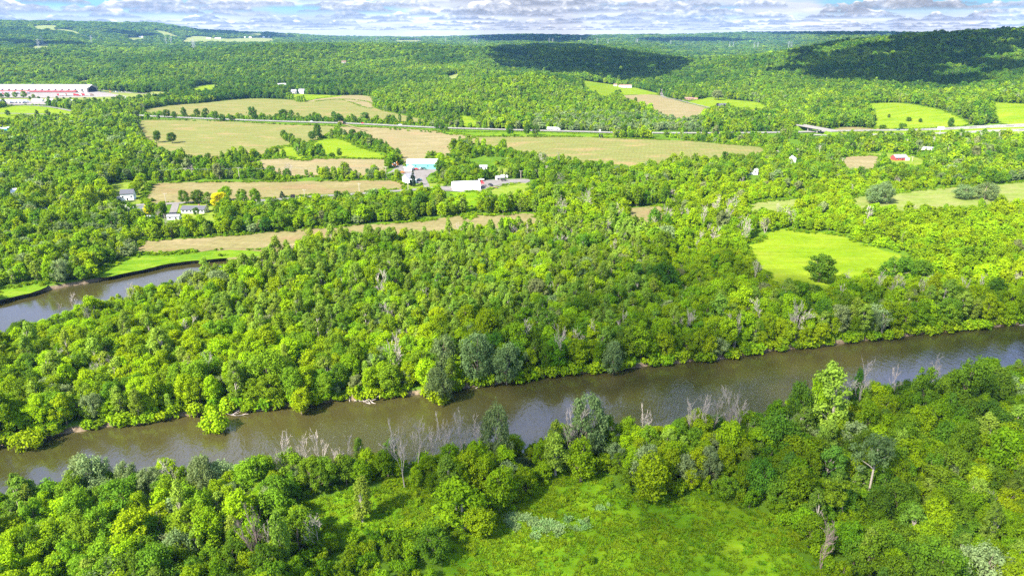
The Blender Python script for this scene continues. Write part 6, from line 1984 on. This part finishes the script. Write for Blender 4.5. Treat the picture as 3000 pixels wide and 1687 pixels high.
# ------------------------------------------------------------------ light, sky, air
def build_world():
    w = bpy.data.worlds.new('World'); SC.world = w; w.use_nodes = True
    nt = w.node_tree; nt.nodes.clear()
    out = nt.nodes.new('ShaderNodeOutputWorld')
    bg = nt.nodes.new('ShaderNodeBackground')
    sky = nt.nodes.new('ShaderNodeTexSky'); sky.sky_type = 'NISHITA'; sky.sun_disc = False
    sky.sun_elevation = SUN_EL
    sky.sun_rotation = math.atan2(-LIGHT[0], -LIGHT[1])
    sky.altitude = 200
    tc = nt.nodes.new('ShaderNodeTexCoord')
    sp = nt.nodes.new('ShaderNodeSeparateXYZ'); nt.links.new(tc.outputs['Generated'], sp.inputs[0])
    x, y, z = sp.outputs
    zc_ = math_n(nt, 'MAXIMUM', z, 0.0)
    az = math_n(nt, 'ARCTAN2', x, y)
    e = math_n(nt, 'ADD', zc_, .034)
    u = math_n(nt, 'DIVIDE', az, e)
    lv = math_n(nt, 'LOGARITHM', e, math.e)

    def nz3(dz, seed, ka, kz, det=3):
        cb = nt.nodes.new('ShaderNodeCombineXYZ')
        nt.links.new(math_n(nt, 'MULTIPLY', az, ka), cb.inputs[0])
        nt.links.new(math_n(nt, 'MULTIPLY', math_n(nt, 'ADD', zc_, dz), kz), cb.inputs[1])
        cb.inputs[2].default_value = seed
        return noise_n(nt, 1.0, det, .55, cb.outputs[0])
    cloud = nz3
    # far overcast veil: soft light grey with a few blue openings higher up
    veil = nz3(0, 2.2, 5.5, 42, 4)
    open_ = nz3(0, 8.4, 4.2, 30, 3)
    vc = ramp(nt, veil, [(.32, (.60, .62, .67)), (.48, (.88, .88, .90)), (.60, (1.25, 1.22, 1.18))])
    op = N(nt, 'ShaderNodeMapRange', in_1=.47, in_2=.55); nt.links.new(open_, op.inputs[0])
    oz = N(nt, 'ShaderNodeMapRange', in_1=.018, in_2=.034); nt.links.new(zc_, oz.inputs[0])
    low = mix_col(nt, math_n(nt, 'MULTIPLY', op.outputs[0], oz.outputs[0]), vc, (.38, .74, .98))
    hzn = N(nt, 'ShaderNodeMapRange', in_1=.014, in_2=.002); nt.links.new(zc_, hzn.inputs[0])
    low = mix_col(nt, math_n(nt, 'MULTIPLY', hzn.outputs[0], .7), low, (.95, .97, .98))
    puff = nz3(0, 5.1, 120, 210, 4); puff2 = nz3(0, 6.6, 38, 85, 3)
    # rows of cumulus, farthest (lowest) first: flat grey bases, heaped white tops
    for k, zb in enumerate((.0075, .0100, .0128, .0160, .0198, .0242, .0295, .0355, .043)):
        fq = .34 / zb
        prof = nz3(-10.0, 20.0 + 3.7 * k, fq, 0.0, 3)
        wob = nz3(-10.0, 50.0 + 2.9 * k, fq * .45, 0.0, 2)
        base = math_n(nt, 'ADD', zb, math_n(nt, 'MULTIPLY', math_n(nt, 'SUBTRACT', wob, .5), zb * .42))
        hh = math_n(nt, 'MULTIPLY', math_n(nt, 'SUBTRACT', prof, .43), zb * 2.5)
        edge = math_n(nt, 'ADD', math_n(nt, 'MULTIPLY', math_n(nt, 'SUBTRACT', puff, .5), zb * .34), math_n(nt, 'MULTIPLY', math_n(nt, 'SUBTRACT', puff2, .5), zb * .42))
        top = math_n(nt, 'ADD', math_n(nt, 'ADD', base, hh), edge)
        d1 = math_n(nt, 'DIVIDE', math_n(nt, 'SUBTRACT', top, zc_), zb * .055, clamp=True)
        lo_ = math_n(nt, 'ADD', math_n(nt, 'DIVIDE', math_n(nt, 'SUBTRACT', math_n(nt, 'ADD', zc_, math_n(nt, 'MULTIPLY', edge, .3)), base), zb * .16), .5, clamp=True)
        mask = math_n(nt, 'MULTIPLY', math_n(nt, 'MULTIPLY', d1, lo_), .94)
        tt = math_n(nt, 'DIVIDE', math_n(nt, 'SUBTRACT', zc_, base), zb * .52)
        tt = math_n(nt, 'ADD', tt, math_n(nt, 'ADD', math_n(nt, 'MULTIPLY', math_n(nt, 'SUBTRACT', puff, .5), 1.3), math_n(nt, 'MULTIPLY', math_n(nt, 'SUBTRACT', puff2, .5), 1.5)))
        cc = ramp(nt, tt, [(.04, (.37, .39, .44)), (.34, (.60, .62, .67)), (.58, (1.02, 1.01, .99)), (.80, (1.75, 1.68, 1.58))])
        low = mix_col(nt, mask, low, cc)
    # higher up: broken clouds on the physical sky with blue added ahead
    cb = nt.nodes.new('ShaderNodeCombineXYZ')
    zz = math_n(nt, 'MAXIMUM', z, .12)
    nt.links.new(math_n(nt, 'DIVIDE', x, zz), cb.inputs[0]); nt.links.new(math_n(nt, 'DIVIDE', y, zz), cb.inputs[1])
    nh = noise_n(nt, 1.35, 5, .55, cb.outputs[0])
    ch = N(nt, 'ShaderNodeMapRange', in_1=.48, in_2=.60); nt.links.new(nh, ch.inputs[0])
    azr = N(nt, 'ShaderNodeMapRange', in_1=-.30, in_2=.25, in_3=.9, in_4=.10); nt.links.new(az, azr.inputs[0])
    win = math_n(nt, 'MULTIPLY', math_n(nt, 'LESS_THAN', math_n(nt, 'ABSOLUTE', az), .95), math_n(nt, 'LESS_THAN', z, .68))
    clear = mix_col(nt, math_n(nt, 'MULTIPLY', win, .8), sky.outputs[0], (SKY_CLOUD * .62, SKY_CLOUD * .80, SKY_CLOUD * 1.75))  # blue added to the unseen sky ahead for the river to reflect
    up_c = mix_col(nt, math_n(nt, 'MULTIPLY', math_n(nt, 'MULTIPLY', ch.outputs[0], .8), azr.outputs[0]), clear, (SKY_CLOUD * 1.25, SKY_CLOUD * 1.3, SKY_CLOUD * 1.4))
    gain = nt.nodes.new('ShaderNodeVectorMath'); gain.operation = 'SCALE'; gain.inputs['Scale'].default_value = SKY_CLOUD * 1.18
    nt.links.new(low, gain.inputs[0])
    bl = N(nt, 'ShaderNodeMapRange', in_1=.12, in_2=.30); nt.links.new(z, bl.inputs[0])
    fin = mix_col(nt, bl.outputs[0], gain.outputs[0], up_c)
    nt.links.new(fin, bg.inputs[0]); bg.inputs[1].default_value = SKY_STR
    nt.links.new(bg.outputs[0], out.inputs[0])


CLOUD_T = .36
HAZE = 3.7e-5
SKY_STR = .14
EXPO = 1.7
SKY_CLOUD = 1.0 / SKY_STR / 2**EXPO * 1.0
build_world()


# broken cumulus overhead and behind: what throws the cloud shadows on the land
def cloud_mat(name, alpha):
    m, nt, out = mat_new(name)
    d = N(nt, 'ShaderNodeBsdfDiffuse'); d.inputs[0].default_value = (.85, .86, .88, 1)
    if alpha < 1:
        tr = N(nt, 'ShaderNodeBsdfTransparent'); mx = N(nt, 'ShaderNodeMixShader')
        nz = noise_n(nt, .012, 4, .6, pos_vec(nt))
        a = N(nt, 'ShaderNodeMapRange', in_1=.35, in_2=.65, in_3=alpha * .55, in_4=min(1, alpha * 1.45)); nt.links.new(nz, a.inputs[0])
        nt.links.new(a.outputs[0], mx.inputs[0]); nt.links.new(tr.outputs[0], mx.inputs[1]); nt.links.new(d.outputs[0], mx.inputs[2])
        nt.links.new(mx.outputs[0], out.inputs[0])
    else:
        nt.links.new(d.outputs[0], out.inputs[0])
    return m


M['cloud'] = cloud_mat('cloud_vapour', 1.0)
M['thin_cloud'] = cloud_mat('thin_cloud_vapour', .20)


def cloud_over(name, pts, alt, q, mat, label, seed, holes=()):
    poly = P(pts)
    poly = np.array(densify(list(poly) + [poly[0]], 3)[:-1])
    rng = np.random.default_rng(seed)
    x0, y0 = poly.min(0); x1, y1 = poly.max(0)
    nx = int((x1 - x0) / q) + 2; ny = int((y1 - y0) / q) + 2
    ii, jj = np.meshgrid(np.arange(nx), np.arange(ny), indexing='ij')
    gx = (x0 + (ii + rng.uniform(-.3, .3, ii.shape) + .5 * (jj % 2)) * q).ravel(); gy = (y0 + (jj + rng.uniform(-.3, .3, ii.shape)) * q).ravel()
    ok = in_poly(poly, gx, gy)
    for hp in holes:
        ok &= ~in_poly(P(hp), gx, gy)
    gx = gx[ok]; gy = gy[ok]
    gz = H(gx, gy)
    t = (alt - gz) / -LIGHT[2]
    cx = gx - LIGHT[0] * t; cy = gy - LIGHT[1] * t
    bm = bmesh.new(); bmesh.ops.create_icosphere(bm, subdivisions=2, radius=1)
    base = np.array([v.co[:] for v in bm.verts]); fs = np.array([[v.index for v in f.verts] for f in bm.faces]); bm.free()
    V = []; Fc = []
    for k in range(len(cx)):
        r = q * rng.uniform(.62, .86)
        b = base * r * np.array([1, 1, .42])
        b[:, 2] = np.where(b[:, 2] < 0, b[:, 2] * .35, b[:, 2])
        b = b * (1 + .16 * (value_noise(base[:, 0] * 2.1 + k * 3.3, base[:, 1] * 2.1 + base[:, 2] * 1.7, seed)[:, None] - .5))
        V.append(b + [cx[k], cy[k], alt + rng.uniform(-.05, .05) * q]); Fc.append(fs + len(base) * k)
    V = np.vstack(V); Fc = np.vstack(Fc)
    me = bpy.data.meshes.new(name); me.from_pydata(V.tolist(), [], Fc.tolist()); me.materials.append(mat)
    for p in me.polygons:
        p.use_smooth = True
    return tag(link(name, me), label, 'cloud', None, 'structure')


ALT = 900
cloud_over('cloud', [(1440, 160), (1480, 142), (1600, 135), (1750, 142), (1850, 160), (1950, 172), (2010, 185), (1985, 215), (1940, 240), (1880, 246), (1800, 242), (1700, 232), (1620, 222), (1520, 208), (1460, 195), (1450, 178)], ALT, 60, M['cloud'], 'cloud', 1)
cloud_over('cloud', [(2250, 196), (2290, 178), (2330, 160), (2420, 134), (2540, 118), (2680, 108), (2800, 95), (2900, 88), (2990, 83), (3060, 85), (3100, 110), (3060, 140), (2960, 140), (2900, 160), (2940, 190), (3010, 205), (3010, 225), (2900, 215), (2840, 205), (2790, 215), (2845, 240),
            (2800, 270), (2720, 265), (2640, 262), (2560, 255), (2480, 250), (2420, 238), (2340, 222), (2270, 212)], ALT, 62, M['cloud'], 'cloud', 2,
           holes=[[(2380, 165), (2420, 145), (2520, 130), (2600, 118), (2640, 116), (2600, 132), (2520, 150), (2460, 170), (2400, 175)], [(2220, 205), (2270, 190), (2350, 190), (2340, 205), (2270, 215)]])
for k, pts in enumerate([[(560, 92), (640, 93), (720, 95), (720, 105), (660, 107), (590, 100)], [(770, 98), (860, 106), (860, 114), (800, 115), (765, 108)], [(1370, 112), (1450, 107), (1560, 105), (1720, 108), (1720, 122), (1550, 125), (1400, 122)],
                         [(1860, 117), (2000, 115), (2180, 119), (2170, 126), (2000, 127), (1880, 125)], [(2190, 100), (2300, 98), (2500, 98), (2680, 98), (2690, 106), (2500, 108), (2300, 106)], [(330, 94), (400, 100), (440, 104), (420, 110), (350, 108)], [(0, 120), (60, 124), (160, 128), (250, 134), (240, 140), (120, 138), (0, 132)]]):
    cloud_over('cloud', pts, ALT, 110, M['cloud'], 'cloud', 10 + k)
cloud_over('thin_cloud', [(1400, 1010), (1560, 940), (1700, 880), (1880, 780), (2060, 745), (2260, 800), (2420, 830), (2620, 812), (2800, 840), (3060, 850), (3300, 900), (3400, 1100), (3400, 1400), (3400, 1800), (2700, 1900), (2000, 1850), (1200, 1800), (900, 1720), (760, 1640), (640, 1560), (560, 1500),
            (700, 1440), (900, 1400), (1150, 1330), (1260, 1200), (1330, 1080)], 500, 26, M['thin_cloud'], 'cloud', 30)

# the air: one closed box round camera and land, below the clouds
hz_ = MB().box((0, 0, 170), (21600, 21600, 410))
m, nt, out = mat_new('haze')
pvn = nt.nodes.new('ShaderNodeVolumePrincipled')
pvn.inputs['Density'].default_value = HAZE
pvn.inputs['Color'].default_value = (.22, .48, .98, 1)
pvn.inputs['Anisotropy'].default_value = .0
nt.links.new(pvn.outputs[0], out.inputs['Volume'])
m.cycles.homogeneous_volume = True if hasattr(m.cycles, 'homogeneous_volume') else None
tag(link('haze', hz_.mesh('haze', [m])), kind='stuff')
sd = bpy.data.lights.new('sun', 'SUN'); sd.energy = 4.9; sd.angle = R_(.55); sd.color = (1.0, .955, .86)
so = link('sun', sd, None, (-300, -300, 900)); so.rotation_euler = Vector(LIGHT).to_track_quat('-Z', 'Y').to_euler()
SC.view_settings.view_transform = 'Standard'; SC.view_settings.look = 'None'
SC.view_settings.exposure = EXPO; SC.view_settings.gamma = 1
SC.cycles.max_bounces = 6; SC.cycles.diffuse_bounces = 3; SC.cycles.transmission_bounces = 4; SC.cycles.transparent_max_bounces = 10
SC.cycles.volume_bounces = 0; SC.cycles.use_denoising = False
